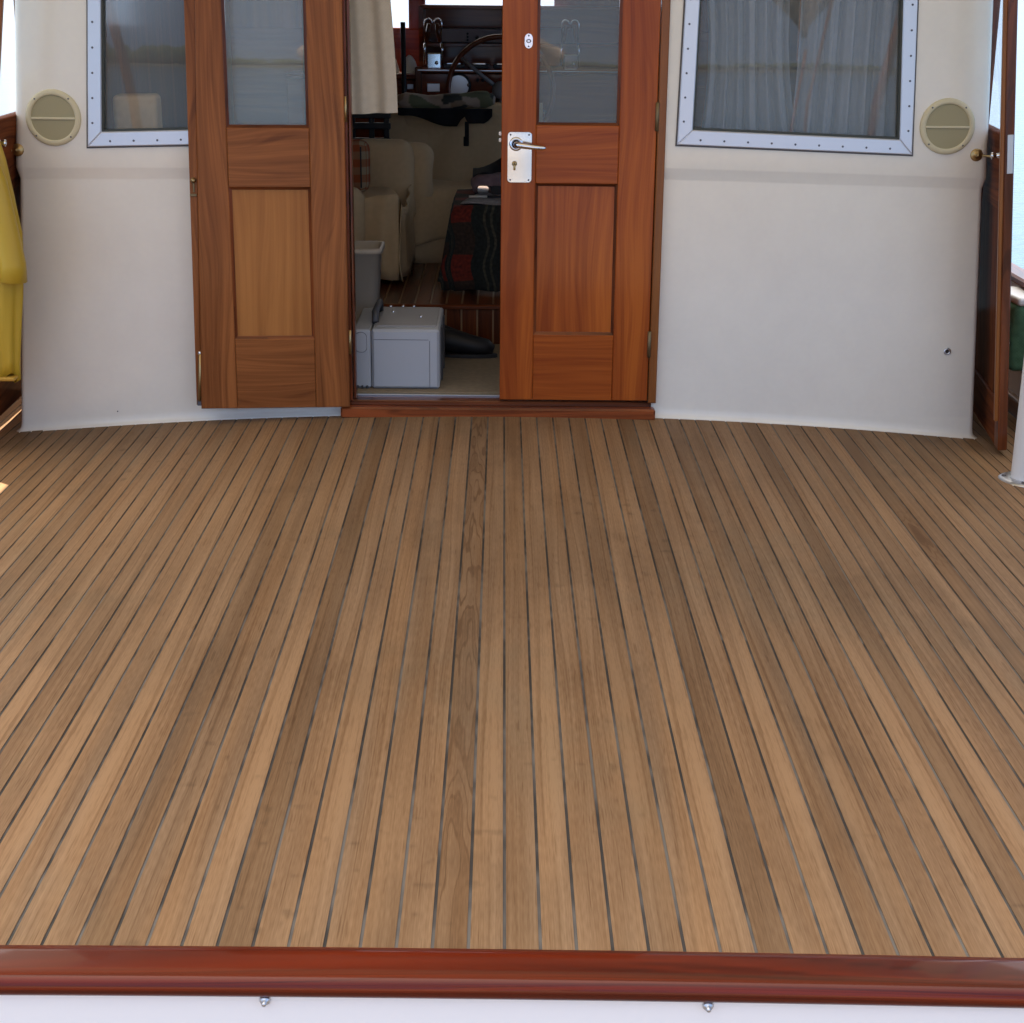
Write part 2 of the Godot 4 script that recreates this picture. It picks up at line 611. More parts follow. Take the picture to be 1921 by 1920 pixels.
	var check := mat(Color.WHITE, 0.95)
	check.albedo_texture = picture(96, 96, func(u: float, v: float) -> Color:
		var c := lin(0.34, 0.27, 0.17)
		if fposmod(u * 4, 1) < 0.5 and fposmod(v * 4, 1) < 0.5:
			c = lin(0.30, 0.07, 0.02)
		elif fposmod(u * 4, 1) < 0.5 or fposmod(v * 4, 1) < 0.5:
			c = lin(0.30, 0.14, 0.07)
		return c)
	check.uv1_scale = Vector3(4, 4, 1)
	M.check = check
	var camo := mat(Color.WHITE, 0.9)
	camo.albedo_texture = picture(128, 128, func(u: float, v: float) -> Color:
		var a := noise.get_noise_2d(u * 6, v * 6) + 0.5 * noise.get_noise_2d(u * 14, v * 14)
		var b := noise.get_noise_2d(u * 5 + 30, v * 5) + 0.5 * noise.get_noise_2d(u * 13, v * 12 + 20)
		if a > 0.28:
			return lin(0.045, 0.048, 0.042)
		if b > 0.15:
			return lin(0.24, 0.18, 0.12)
		return lin(0.38, 0.31, 0.25) if b > -0.3 else lin(0.14, 0.15, 0.085))
	M.camo = camo
	var water := mat(lin(0.010, 0.060, 0.090), 0.08)
	var nt := NoiseTexture2D.new()
	var fn := FastNoiseLite.new()
	fn.seed = 5
	fn.frequency = 0.02
	fn.fractal_octaves = 4
	nt.noise = fn
	nt.width = 512
	nt.height = 512
	nt.seamless = true
	nt.as_normal_map = true
	nt.bump_strength = 6.0
	water.normal_enabled = true
	water.normal_texture = nt
	water.normal_scale = 0.45
	water.uv1_triplanar = true
	water.uv1_world_triplanar = true
	water.uv1_scale = Vector3(0.22, 0.22, 0.22)
	M.water = water
	M.sand = mat(lin(0.10, 0.09, 0.065), 0.9)
	M.leaf = mat(lin(0.045, 0.065, 0.025), 0.9)
	M.skin = mat(lin(0.40, 0.22, 0.15), 0.55)


# ------------------------------------------------------------------ the setting
func camber(x: float, z: float) -> float:
	var s := clampf((-2.1 - z) / 3.25, 0.0, 1.0)
	return -lerpf(0.0066, 0.0291, s) * x * x


func seam_x(k: float) -> float:
	return 0.055 * (k - 0.78e-4 * k * k * k)


func aft_z(x: float) -> float:
	return -2.098 + 0.0119 * x


func build_setting() -> void:
	var st := ST(true)
	var n := 48
	var rr: Array = [0.0, 6.0, 30.0, 150.0, 700.0, 3500.0]
	for i in rr.size() - 1:
		for k in n:
			var a := TAU * k / n
			var b := TAU * (k + 1) / n
			var p := func(r: float, t: float) -> Vector3: return Vector3(r * cos(t), -1.75, -r * sin(t))
			if i == 0:
				tri(st, Vector3(0, -1.75, 0), p.call(rr[1], a), p.call(rr[1], b))
			else:
				quad(st, p.call(rr[i], a), p.call(rr[i + 1], a), p.call(rr[i + 1], b), p.call(rr[i], b))
	struct("sea", st, M.water)


func build_deck() -> void:
	var deck := Node3D.new()
	deck.name = "deck"
	add_child(deck)
	deck.set_meta("kind", "structure")
	# the caulked bed between the strips
	var st := ST(true)
	var nz := 14
	for i in range(-39, 39):
		var x0 := seam_x(i)
		var x1 := seam_x(i + 1)
		for j in nz:
			var p := func(x: float, t: float) -> Vector3:
				var z := lerpf(aft_z(x) - 0.001, -7.5, t)
				return Vector3(x, camber(x, z) - 0.0016, z)
			var a: Vector3 = p.call(x0, float(j) / nz)
			var b: Vector3 = p.call(x1, float(j) / nz)
			var c: Vector3 = p.call(x1, float(j + 1) / nz)
			var d: Vector3 = p.call(x0, float(j + 1) / nz)
			quad(st, a, b, c, d, Vector2(a.x, a.z), Vector2(b.x, b.z), Vector2(c.x, c.z), Vector2(d.x, d.z))
	part(deck, "caulking", st, M.caulk)
	# tones of the strips as the photograph shows them, from the seam left of each
	var tone := {-21: 0.98, -20: 0.94, -19: 1.0, -18: 0.9, -17: 1.02, -16: 1.0, -15: 1.0, -14: 1.05, -13: 1.0, -12: 0.74, -11: 0.88, -10: 0.95, -9: 1.05, -8: 0.66, -7: 0.98, -6: 0.95, -5: 0.94, -4: 0.86, -3: 1.1, -2: 0.86, -1: 0.93, 0: 0.86, 1: 1.02, 2: 1.0, 3: 0.97, 4: 0.83, 5: 1.0, 6: 1.02, 7: 0.72, 8: 1.04, 9: 0.98, 10: 0.8, 11: 0.82, 12: 0.92, 13: 1.0, 14: 0.98, 15: 0.68, 16: 1.0, 17: 0.93, 18: 0.86, 19: 0.84, 20: 1.02, 21: 0.72, 22: 0.84, 23: 0.86}
	var streaky := {-12: 0, -11: 3, -8: 5, -5: 7, -4: 2, -2: 10, 0: 1, 7: 4, 10: 8, 21: 11, 15: 6}
	var used := {}
	for k in range(-39, 39):
		var x0 := seam_x(k) + 0.0027
		var x1 := seam_x(k + 1) - 0.0027
		var xm := (x0 + x1) / 2
		var far := -5.297 if absf(xm) < 1.56 else -7.5
		var v: int = streaky.get(k, posmod(k * 5 + k * k, 10))
		var t: float = lerpf(0.90, tone.get(k, rng.randf_range(0.82, 1.02)), 0.92)
		t = minf(t, 0.985)
		var key := "%d_%d" % [v, int(t * 50)]
		if not used.has(key):
			var m := mat(Color.WHITE, 0.58)
			m.albedo_color = lin(t, t * lerpf(0.97, 1.0, minf(t, 1.0)), t * lerpf(0.94, 1.0, minf(t, 1.0)))
			m.albedo_texture = M.teak[v]
			m.detail_enabled = true
			m.detail_albedo = M.stains
			m.detail_blend_mode = BaseMaterial3D.BLEND_MODE_MUL
			m.detail_uv_layer = BaseMaterial3D.DETAIL_UV_2
			m.metallic_specular = 0.2
			used[key] = m
		var flip := rng.randf() < 0.5 and k != -2
		var shift := rng.randf_range(0.0, 0.02)
		var s := ST()
		var ns := 8
		for j in ns:
			var q: Array = []
			for e in [[x0, j], [x1, j], [x1, j + 1], [x0, j + 1]]:
				var z := lerpf(aft_z(e[0]) - 0.001, far, float(e[1]) / ns)
				q.append([Vector3(e[0], camber(e[0], z), z), Vector2(0.02 if (e[0] == x0) != flip else 0.98, shift + (-2.1 - z) / 3.3)])
			for e in [0, 2, 1, 0, 3, 2]:
				s.set_uv(q[e][1])
				s.set_uv2(Vector2(q[e][0].x / 4.4 + 0.5, (-2.0 - q[e][0].z) / 5.6))
				s.add_vertex(q[e][0])
			var dn := Vector3(0, -0.012, 0)
			quad(s, q[0][0] + dn, q[0][0], q[3][0], q[3][0] + dn, q[0][1], q[0][1], q[3][1], q[3][1])
			quad(s, q[1][0], q[1][0] + dn, q[2][0] + dn, q[2][0], q[1][1], q[1][1], q[2][1], q[2][1])
		part(deck, "plank", s, used[key])


func build_coaming() -> void:
	var t := thing("deck_coaming", "varnished red-brown timber coaming along the near edge of the teak deck", "coaming", Vector3(0, 0, -2.098))
	t.rotation.y = -atan(0.0119)
	# cap rail with a rounded nose
	var prof := [Vector2(0.0, -0.035), Vector2(0.0, 0.001), Vector2(0.004, 0.0055), Vector2(0.02, 0.007), Vector2(0.062, 0.0075)]
	for i in 13:
		var a := deg_to_rad(90.0 - 15.0 * i)
		prof.append(Vector2(0.074 + 0.019 * cos(a), -0.0115 + 0.019 * sin(a)))
	prof.append(Vector2(0.07, -0.0305))
	var st := ST(true)
	var nx := 24
	for i in nx:
		var xa := lerpf(-2.0, 2.0, float(i) / nx)
		var xb := lerpf(-2.0, 2.0, float(i + 1) / nx)
		for j in prof.size() - 1:
			var p := func(x: float, q: Vector2) -> Vector3: return Vector3(x, camber(x, -2.1) + q.y, q.x)
			var s0 := 0.05 + 0.011 * j
			quad(st, p.call(xa, prof[j]), p.call(xa, prof[j + 1]), p.call(xb, prof[j + 1]), p.call(xb, prof[j]), Vector2(s0, xa * 0.49 + 1.0), Vector2(s0 + 0.011, xa * 0.49 + 1.0), Vector2(s0 + 0.011, xb * 0.49 + 1.0), Vector2(s0, xb * 0.49 + 1.0))
	part(t, "cap_rail", st, M.cap)
	# white face below it
	st = ST()
	for i in nx:
		var xa := lerpf(-2.0, 2.0, float(i) / nx)
		var xb := lerpf(-2.0, 2.0, float(i + 1) / nx)
		var ya := camber(xa, -2.1) - 0.029
		var yb := camber(xb, -2.1) - 0.029
		quad(st, Vector3(xa, -0.29, 0.078), Vector3(xb, -0.29, 0.078), Vector3(xb, yb, 0.078), Vector3(xa, ya, 0.078), Vector2(xa, -0.3), Vector2(xb, -0.3), Vector2(xb, 0), Vector2(xa, 0))
		quad(st, Vector3(xa, ya, 0.078), Vector3(xb, yb, 0.078), Vector3(xb, yb, 0.0), Vector3(xa, ya, 0.0))
	part(t, "riser", st, mat(lin(0.86, 0.86, 0.86), 0.35))
	for x in [-0.353, 0.302]:
		st = ST(true)
		var f := Transform3D(Basis(Vector3.RIGHT, PI / 2), Vector3(x, camber(x, -2.1) - 0.036, 0.078))
		lathe(st, [Vector2(0.0085, -0.002), Vector2(0.0085, 0.003), Vector2(0.006, 0.007), Vector2(0.0035, 0.008), Vector2(0.0035, 0.014), Vector2(0.0, 0.015)], 14, f)
		part(t, "stud", st, M.steel)


# ------------------------------------------------------------------ the deckhouse
var house: Node3D


func hole_bottom(side: int, u: float) -> float:
	if side > 0:
		return lerpf(0.930, 0.906, (u - 0.555) / 0.768)
	return lerpf(0.906, 0.927, (u + 1.361) / 0.761)


func build_wall(side: int) -> void:
	var inner := 0.500 if side > 0 else 0.530
	var win: Array = [0.580, 1.300] if side > 0 else [0.625, 1.337]
	var us: Array = [inner]
	us.append(win[0])
	for i in range(1, 6):
		us.append(lerpf(win[0], win[1], i / 6.0))
	us.append(win[1])
	us.append(1.42)
	var cols: Array = []                     # each: [list of points], u for the hole test
	for u in us:
		cols.append([u, 0.0, false])
	for a in [0.0, 22.5, 45.0, 67.5, 90.0]:
		cols.append([a, 0.0, true])
	cols.append([90.0, -0.3, true])
	var end := func(v: float) -> float: return 1.628 - 0.0556 * v if side > 0 else 1.6685 - 0.0736 * v
	var grid: Array = []
	for c in cols:
		var u0: float = c[0] if not c[2] else end.call(0.0)
		var s: float = side * u0
		var yb := camber(u0, -5.3)
		var f := clampf((u0 - 0.5) / 1.1, 0.0, 1.0)
		var ru := lerpf(0.830, 0.806, f) if side > 0 else lerpf(0.820, 0.811, f)
		var rd := ru - 0.033
		var hb := hole_bottom(side, s)
		var rows := [[yb - 0.04, 0.006], [yb + 0.001, 0.005], [yb + 0.004, -0.003], [yb + 0.010, -0.0085], [yb + 0.020, -0.0118], [yb + 0.034, -0.013], [rd - 0.005, -0.013], [rd, -0.0125], [ru - 0.001, -0.0012], [ru + 0.004, 0.0], [hb, 0.0], [1.62, 0.0], [2.03, 0.0]]
		var line: Array = []
		for r in rows:
			var u := u0
			var z: float = r[1]
			if c[2]:
				var a := deg_to_rad(c[0])
				u = end.call(r[0]) - 0.03 + (0.03 + z) * sin(a)
				z = -0.03 + (0.03 + z) * cos(a) + c[1]
			line.append(Vector3(side * u, r[0], z))
		grid.append(line)
	var st := ST(true)
	for i in grid.size() - 1:
		for j in grid[0].size() - 1:
			if j == 10 and i >= 1 and i <= 6:
				continue
			var q := [grid[i][j], grid[i + 1][j], grid[i + 1][j + 1], grid[i][j + 1]]
			if side < 0:
				q.reverse()
			quad(st, q[0], q[1], q[2], q[3], Vector2(q[0].x, q[0].y), Vector2(q[1].x, q[1].y), Vector2(q[2].x, q[2].y), Vector2(q[3].x, q[3].y))
	part(house, "wall", st, M.gel)
	# inner lining, which gives the bulkhead its thickness
	st = ST()
	var s := float(side)
	var b := func(u0: float, u1: float, v0: float, v1: float) -> void:
		box(st, Vector3(s * (u0 + u1) / 2, (v0 + v1) / 2, -0.065), Vector3(u1 - u0, v1 - v0, 0.05), 0.002, 1)
	b.call(inner, win[0] - 0.005, -0.1, 2.0)
	b.call(win[1] + 0.005, 1.58, -0.1, 2.0)
	b.call(win[0] - 0.005, win[1] + 0.005, -0.1, 0.90)
	b.call(win[0] - 0.005, win[1] + 0.005, 1.62, 2.0)
	part(house, "lining", st, M.dark_wood)


func build_window(side: int) -> void:
	var w := node(house, "window")
	# corners of the metal frame: outer and inner, bottom left, bottom right, top right, top left
	var o: Array = [Vector2(0.555, 0.907), Vector2(1.323, 0.882), Vector2(1.288, 1.66), Vector2(0.570, 1.66)]
	var i: Array = [Vector2(0.604, 0.954), Vector2(1.279, 0.930), Vector2(1.243, 1.61), Vector2(0.613, 1.61)]
	if side < 0:
		o = [Vector2(-1.361, 0.882), Vector2(-0.600, 0.904), Vector2(-0.600, 1.66), Vector2(-1.309, 1.66)]
		i = [Vector2(-1.313, 0.930), Vector2(-0.648, 0.951), Vector2(-0.648, 1.61), Vector2(-1.272, 1.61)]
	for k in 4:
		var j := (k + 1) % 4
		var st := ST()
		var poly := PackedVector2Array([o[k], o[j], i[j], i[k]])
		prism(st, poly, -0.012, 0.011, 0.003)
		part(w, "frame_bar", st, M.alu)
		var gk := ST()
		var inn: Array = []
		for e in 4:
			inn.append(i[e] + ((i[0] + i[1] + i[2] + i[3]) / 4.0 - i[e]).normalized() * 0.009)
		prism(gk, PackedVector2Array([i[k], i[j], inn[j], inn[k]]), -0.03, 0.002)
		part(w, "gasket", gk, M.gasket)
		# dark bedding line round the outside
		var bd := ST()
		var oc: Vector2 = (o[0] + o[1] + o[2] + o[3]) / 4.0
		prism(bd, PackedVector2Array([o[k] + (o[k] - oc).normalized() * 0.007, o[j] + (o[j] - oc).normalized() * 0.007, o[j], o[k]]), -0.004, 0.004)
		part(w, "bedding", bd, mat(lin(0.10, 0.095, 0.10), 0.8))
		# screws along the bar
		var len: float = o[k].distance_to(o[j])
		var count := int(len / 0.078)
		for n in count:
			var f := (n + 0.75) / (count + 0.5)
			var p: Vector2 = o[k].lerp(o[j], f).lerp(i[k].lerp(i[j], f), 0.36)
			if side < 0 and p.x > -1.0:
				continue
			if p.y > 1.42:
				continue
			var sc := ST(true)
			lathe(sc, [Vector2(0.0036, 0.0), Vector2(0.0036, 0.0012), Vector2(0.002, 0.002), Vector2(0.0, 0.0021)], 8, facing(Vector3(p.x, p.y, 0.0108)))
			part(w, "screw", sc, M.screw)
	var pane := ST()
	var pc: Vector2 = (i[0] + i[2]) / 2.0
	box(pane, Vector3(pc.x, pc.y, -0.022), Vector3(absf(i[1].x - i[0].x) + 0.03, 0.74, 0.006), 0.0, 1)
	part(w, "pane", pane, M.glass)


func leaf(d: Node3D, x0: float, x1: float, y0: float, stile_l: float, stile_r: float, wd: Material, pan: Material, corner_top := 0.0) -> void:
	# a door leaf: two stiles, three rails, a sunk lower panel and a glazed upper half; front at z = 0
	var th := 0.034
	var top := 1.74
	var low := 0.277 if x0 > -0.1 else 0.266
	var mid0 := 0.779 if x0 > -0.1 else 0.764
	var mid1 := 0.9645 if x0 > -0.1 else 0.951
	var st := ST()
	prism(st, PackedVector2Array([Vector2(x0, y0), Vector2(stile_l, y0), Vector2(stile_l, top), Vector2(x0 + corner_top, top)]), -th, 0.0, 0.0025, Transform3D.IDENTITY, Vector2(0.14, 0.9))
	part(d, "stile", st, wd)
	st = ST()
	prism(st, rect(stile_r, y0, x1, top), -th, 0.0, 0.0025, Transform3D.IDENTITY, Vector2(0.33, 1.1))
	part(d, "stile", st, wd)
	for r in [[y0, low, 0.12], [mid0, mid1, 0.2], [1.62, top, 0.3]]:
		st = ST()
		prism(st, rect(stile_l + 0.0005, r[0], stile_r - 0.0005, r[1]), -th, -0.0008, 0.002, Transform3D.IDENTITY, Vector2(r[2], 0.9 + r[2]), true)
		part(d, "rail", st, wd)
	# sunk panel with a moulded edge
	st = ST()
	box(st, Vector3((stile_l + stile_r) / 2, (low + mid0) / 2, -0.022), Vector3(stile_r - stile_l + 0.01, mid0 - low + 0.01, 0.014), 0.002, 1)
	part(d, "panel", st, pan)
	for e in 2:
		var ya: float = [low, mid1][e]
		var yb: float = [mid0, 1.62][e]
		var w := 0.009
		for k in 4:
			st = ST()
			var q: Array = [Vector2(stile_l, ya), Vector2(stile_r, ya), Vector2(stile_r, yb), Vector2(stile_l, yb)]
			var n: Array = [Vector2(stile_l + w, ya + w), Vector2(stile_r - w, ya + w), Vector2(stile_r - w, yb - w), Vector2(stile_l + w, yb - w)]
			var a: Vector2 = q[k]
			var b: Vector2 = q[(k + 1) % 4]
			var c: Vector2 = n[(k + 1) % 4]
			var f: Vector2 = n[k]
			quad(st, Vector3(a.x, a.y, -0.004), Vector3(b.x, b.y, -0.004), Vector3(c.x, c.y, -0.0125), Vector3(f.x, f.y, -0.0125), Vector2(0.2, a.y + a.x), Vector2(0.2, b.y + b.x), Vector2(0.21, c.y + c.x), Vector2(0.21, f.y + f.x))
			quad(st, Vector3(f.x, f.y, -0.0125), Vector3(c.x, c.y, -0.0125), Vector3(c.x, c.y, -0.03), Vector3(f.x, f.y, -0.03))
			part(d, "moulding", st, M.dark_wood)  # darker wood puts the shadow line round panel and pane into the colour
	st = ST()
	box(st, Vector3((stile_l + stile_r) / 2, (mid1 + 1.62) / 2, -0.018), Vector3(stile_r - stile_l + 0.008, 1.62 - mid1 + 0.008, 0.005), 0.0, 1)
	part(d, "glass_pane", st, M.glass)


func build_deckhouse() -> void:
	house = thing("deckhouse", "white deckhouse bulkhead with varnished double doors and two metal-framed windows", "deckhouse", Vector3(0, 0, WALL_Z))
	house.rotation_degrees.x = -LEAN
	for side in [-1, 1]:
		build_wall(side)
		build_window(side)
	# wall above the doorway, and the house roof
	var st := ST()
	box(st, Vector3(-0.015, 1.90, -0.03), Vector3(1.06, 0.26, 0.058), 0.003)
	part(house, "header", st, M.gel)
	# ---- door frame
	var fr := node(house, "door_frame")
	st = ST()
	prism(st, rect(0.4895, 0.046, 0.5165, 1.77), -0.07, 0.014, 0.003)
	part(fr, "jamb", st, M.jamb)
	st = ST()
	prism(st, rect(-0.546, 0.046, -0.516, 1.77), -0.07, 0.014, 0.003)
	part(fr, "jamb", st, M.frame_wood)
	st = ST()
	prism(st, rect(-0.514, 0.05, -0.506, 1.77), -0.06, -0.012, 0.002)
	part(fr, "door_stop", st, M.frame_wood)
	st = ST()
	box(st, Vector3(-0.0145, 1.785, -0.028), Vector3(1.065, 0.03, 0.084), 0.003, 0)
	part(fr, "head", st, M.frame_wood)
	st = ST()
	box(st, Vector3(-0.021, 0.008, -0.012), Vector3(1.07, 0.040, 0.092), 0.006, 0)
	part(fr, "sill", st, M.frame_wood)
	for q in [[-0.56, -0.42], [-0.36, -0.345], [-0.30, -0.24], [-0.1, 0.02], [0.10, 0.19], [0.28, 0.33], [0.42, 0.52]]:
		st = ST()
		box(st, Vector3((q[0] + q[1]) / 2, -0.0125 - 0.0291 * q[0] * q[0] * 0.5, 0.030), Vector3(q[1] - q[0], 0.006, 0.010), 0.002, 0)
		part(fr, "sealant", st, M.white)
	st = ST()
	box(st, Vector3(-0.013, 0.036, -0.040), Vector3(1.03, 0.018, 0.075), 0.003, 0)
	part(fr, "threshold", st, M.dark_wood)
	st = ST()
	box(st, Vector3(-0.013, 0.0475, -0.078), Vector3(1.03, 0.005, 0.010), 0.001, 0)
	part(fr, "threshold_strip", st, M.steel)
	# ---- right door, closed
	var d := node(house, "door", Vector3(0, 0, 0.010))
	d.set_meta("label", "closed right-hand varnished door with a chrome lever handle")
	leaf(d, -0.0165, 0.4865, 0.053, 0.0955, 0.3655, M.door_right, varnished(M.w_right, Color(1.02, 1.03, 1.03), 0.35))
	st = ST()
	prism(st, round_rect(0.003, 0.781, 0.083, 0.943, 0.012), 0.0, 0.0035, 0.001)
	part(d, "lock_plate", st, M.chrome)
	for q in [[0.013, 0.79], [0.073, 0.79], [0.013, 0.934], [0.073, 0.934]]:
		st = ST(true)
		lathe(st, [Vector2(0.0032, 0), Vector2(0.0028, 0.001), Vector2(0, 0.0014)], 8, facing(Vector3(q[0], q[1], 0.0034)))
		part(d, "screw", st, M.screw)
	st = ST(true)
	lathe(st, [Vector2(0.0225, 0), Vector2(0.0225, 0.004), Vector2(0.019, 0.0085), Vector2(0.013, 0.009), Vector2(0.0125, 0.004), Vector2(0.0, 0.004)], 24, facing(Vector3(0.031, 0.905, 0.0034)))
	part(d, "rose", st, M.chrome)
	st = ST(true)
	tube(st, [Vector3(0.031, 0.905, 0.006), Vector3(0.031, 0.905, 0.030), Vector3(0.033, 0.9048, 0.042), Vector3(0.040, 0.904, 0.050), Vector3(0.060, 0.9015, 0.052), Vector3(0.090, 0.8975, 0.050), Vector3(0.118, 0.8955, 0.047), Vector3(0.128, 0.896, 0.046)], [0.009, 0.009, 0.0095, 0.010, 0.0095, 0.0085, 0.007, 0.003], 12)
	part(d, "lever_handle", st, M.chrome)
	st = ST(true)
	lathe(st, [Vector2(0.0085, 0), Vector2(0.0085, 0.003), Vector2(0.0, 0.003)], 16, facing(Vector3(0.0265, 0.842, 0.0034)))
	box(st, Vector3(0.0265, 0.830, 0.005), Vector3(0.0075, 0.018, 0.003), 0.001)
	part(d, "key_cylinder", st, M.brass)
	st = ST()
	box(st, Vector3(0.0265, 0.842, 0.0066), Vector3(0.0022, 0.007, 0.0008), 0.0)
	part(d, "keyhole", st, M.black)
	# oval escutcheon
	st = ST()
	var ov := PackedVector2Array()
	for k in 28:
		var a := TAU * k / 28
		var r := 0.0135 + 0.010 * pow(absf(sin(a)), 2.2)
		ov.append(Vector2(0.068 + r * cos(a), 1.226 + r * sin(a)))
	prism(st, ov, 0.0, 0.003, 0.0008)
	part(d, "escutcheon", st, M.chrome)
	st = ST()
	prism(st, ellipse(0.068, 1.226, 0.0085, 0.006, 16), 0.003, 0.0036)
	part(d, "escutcheon_ring", st, M.screw)
	st = ST()
	prism(st, ellipse(0.068, 1.226, 0.0045, 0.0028, 12), 0.0036, 0.0042)
	part(d, "escutcheon_centre", st, M.chrome)
	for y in [1.226 - 0.0165, 1.226 + 0.0165]:
		st = ST(true)
		lathe(st, [Vector2(0.003, 0), Vector2(0.0, 0.001)], 8, facing(Vector3(0.068, y, 0.003)))
		part(d, "screw", st, M.screw)
	for y in [0.936, 0.9155]:
		st = ST()
		box(st, Vector3(-0.0205, y, -0.016), Vector3(0.009, 0.013, 0.011), 0.002)
		part(d, "latch_bolt", st, M.white)
	for y in [[0.95, 1.04], [0.205, 0.293]]:
		st = ST(true)
		tube(st, [Vector3(0.4865, y[0], 0.004), Vector3(0.4865, (y[0] + y[1]) / 2, 0.004), Vector3(0.4865, y[1], 0.004)], 0.0062, 10)
		part(d, "hinge", st, M.brass_dull)
	# ---- left door, swung right back against the bulkhead
	d = node(house, "door", Vector3(-0.522, 0, 0.045))
	d.rotation_degrees.y = 5.0
	d.set_meta("label", "left-hand varnished door swung open, with a paler lower panel")
	leaf(d, -0.497, 0.0, 0.031, -0.3765, -0.1135, M.door_left, M.panel_pale, 0.050)
	st = ST()
	prism(st, PackedVector2Array([Vector2(-0.513, 0.042), Vector2(-0.4975, 0.042), Vector2(-0.4465, 1.74), Vector2(-0.486, 1.74)]), -0.034, -0.011, 0.002)
	part(d, "rebate_lip", st, M.door_left)
	# thumb turn and keeper on the lip
	st = ST(true)
	lathe(st, [Vector2(0.010, 0), Vector2(0.010, 0.003), Vector2(0.006, 0.006), Vector2(0.006, 0.014), Vector2(0.0, 0.016)], 14, facing(Vector3(-0.4885, 0.785, -0.011)))
	part(d, "turn_knob", st, M.brass)
	st = ST()
	box(st, Vector3(-0.4885, 0.762, -0.009), Vector3(0.006, 0.03, 0.005), 0.001)
	box(st, Vector3(-0.491, 0.738, -0.009), Vector3(0.022, 0.008, 0.005), 0.001)
	part(d, "catch", st, M.brass_dull)
	st = ST(true)
	tube(st, [Vector3(-0.4935, 0.216, -0.006), Vector3(-0.498, 0.13, -0.006), Vector3(-0.5025, 0.056, -0.006)], 0.0052, 8)
	part(d, "flush_bolt", st, M.brass)
	st = ST(true)
	lathe(st, [Vector2(0.008, 0), Vector2(0.008, 0.006), Vector2(0.0, 0.009)], 12, facing(Vector3(-0.493, 0.219, -0.011)))
	part(d, "bolt_knob", st, M.chrome)
	st = ST()
	box(st, Vector3(-0.503, 0.05, -0.007), Vector3(0.013, 0.018, 0.008), 0.001)
	part(d, "bolt_foot", st, M.screw)
	for y in [1.01, 0.25]:
		st = ST(true)
		tube(st, [Vector3(0.003, y - 0.04, -0.02), Vector3(0.003, y, -0.02), Vector3(0.003, y + 0.04, -0.02)], 0.006, 10)
		part(d, "hinge", st, M.brass)
	# ---- round loudspeaker grilles
	for c in [Vector2(-1.467, 0.973), Vector2(1.432, 0.973)]:
		var g := node(house, "loudspeaker_grille")
		st = ST(true)
		lathe(st, [Vector2(0.0895, 0.0), Vector2(0.089, 0.006), Vector2(0.085, 0.0095), Vector2(0.076, 0.0105), Vector2(0.0712, 0.009), Vector2(0.0708, 0.003)], 48, facing(Vector3(c.x, c.y, 0.0)))
		part(g, "rim", st, M.grille)
		st = ST()
		prism(st, ellipse(c.x, c.y, 0.0712, 0.0712, 40), 0.001, 0.0062)
		part(g, "mesh", st, M.grille_mesh)
		st = ST()
		box(st, Vector3(c.x, c.y - 0.002, 0.0085), Vector3(0.142, 0.0075, 0.0045), 0.0015, 0)
		part(g, "bar", st, M.grille)
		for a in [48, 133, 225, 312]:
			st = ST(true)
			lathe(st, [Vector2(0.0032, 0), Vector2(0.0025, 0.001), Vector2(0, 0.0013)], 8, facing(Vector3(c.x + 0.0805 * cos(deg_to_rad(a)), c.y + 0.0805 * sin(deg_to_rad(a)), 0.0098)))
			part(g, "screw", st, M.screw)
	# ---- small drain fitting and a lone screw on the wall
	var df := node(house, "wall_socket")
	st = ST(true)
	lathe(st, [Vector2(0.0125, 0), Vector2(0.0125, 0.003), Vector2(0.0105, 0.005), Vector2(0.006, 0.005), Vector2(0.0055, 0.002)], 18, facing(Vector3(1.502, 0.229, -0.013)))
	part(df, "ring", st, M.steel)
	st = ST()
	prism(st, ellipse(1.502, 0.229, 0.0056, 0.0056, 12), -0.013, -0.0104)
	part(df, "core", st, M.black)
	st = ST(true)
	lathe(st, [Vector2(0.0025, 0), Vector2(0.0, 0.0012)], 8, facing(Vector3(-1.323, -0.004, -0.011)))
	part(house, "screw", st, M.screw)
	# ---- brass door hooks
	for h in [[Vector3(1.536, 0.883, 0.0), 1], [Vector3(-1.591, 0.870, 0.0), -1]]:
		var k := node(house, "door_hook")
		var p: Vector3 = h[0]
		var s: float = h[1]
		st = ST(true)
		lathe(st, [Vector2(0.0205, 0.0), Vector2(0.0205, 0.0025), Vector2(0.016, 0.004), Vector2(0.006, 0.006), Vector2(0.0045, 0.022), Vector2(0.0, 0.024)], 16, Transform3D(Basis(Vector3.FORWARD, s * 0.9) * Basis(Vector3.RIGHT, PI / 2), p))
		part(k, "base", st, M.brass)
		st = ST(true)
		var e := p + Vector3(s * 0.012, 0, 0.022)
		tube(st, [e, e + Vector3(s * 0.03, -0.002, 0.012), e + Vector3(s * 0.055, -0.003, 0.022), e + Vector3(s * 0.063, 0.006, 0.03), e + Vector3(s * 0.072, 0.006, 0.038), e + Vector3(s * 0.078, -0.006, 0.042), e + Vector3(s * 0.07, -0.012, 0.04)], 0.0036, 8)
		part(k, "hook", st, M.brass)
	# ---- the saloon behind: floors, sides, roof
	var c := node(house, "cabin_shell")
	c.rotation_degrees.x = LEAN
	st = ST()
	box(st, Vector3(0, 2.06, -1.75), Vector3(3.3, 0.05, 4.1), 0.01)
	part(c, "roof", st, M.white)
	st = ST()
	box(st, Vector3(0, 1.99, -2.0), Vector3(3.1, 0.02, 3.7), 0.002)
	part(c, "ceiling", st, M.cream)
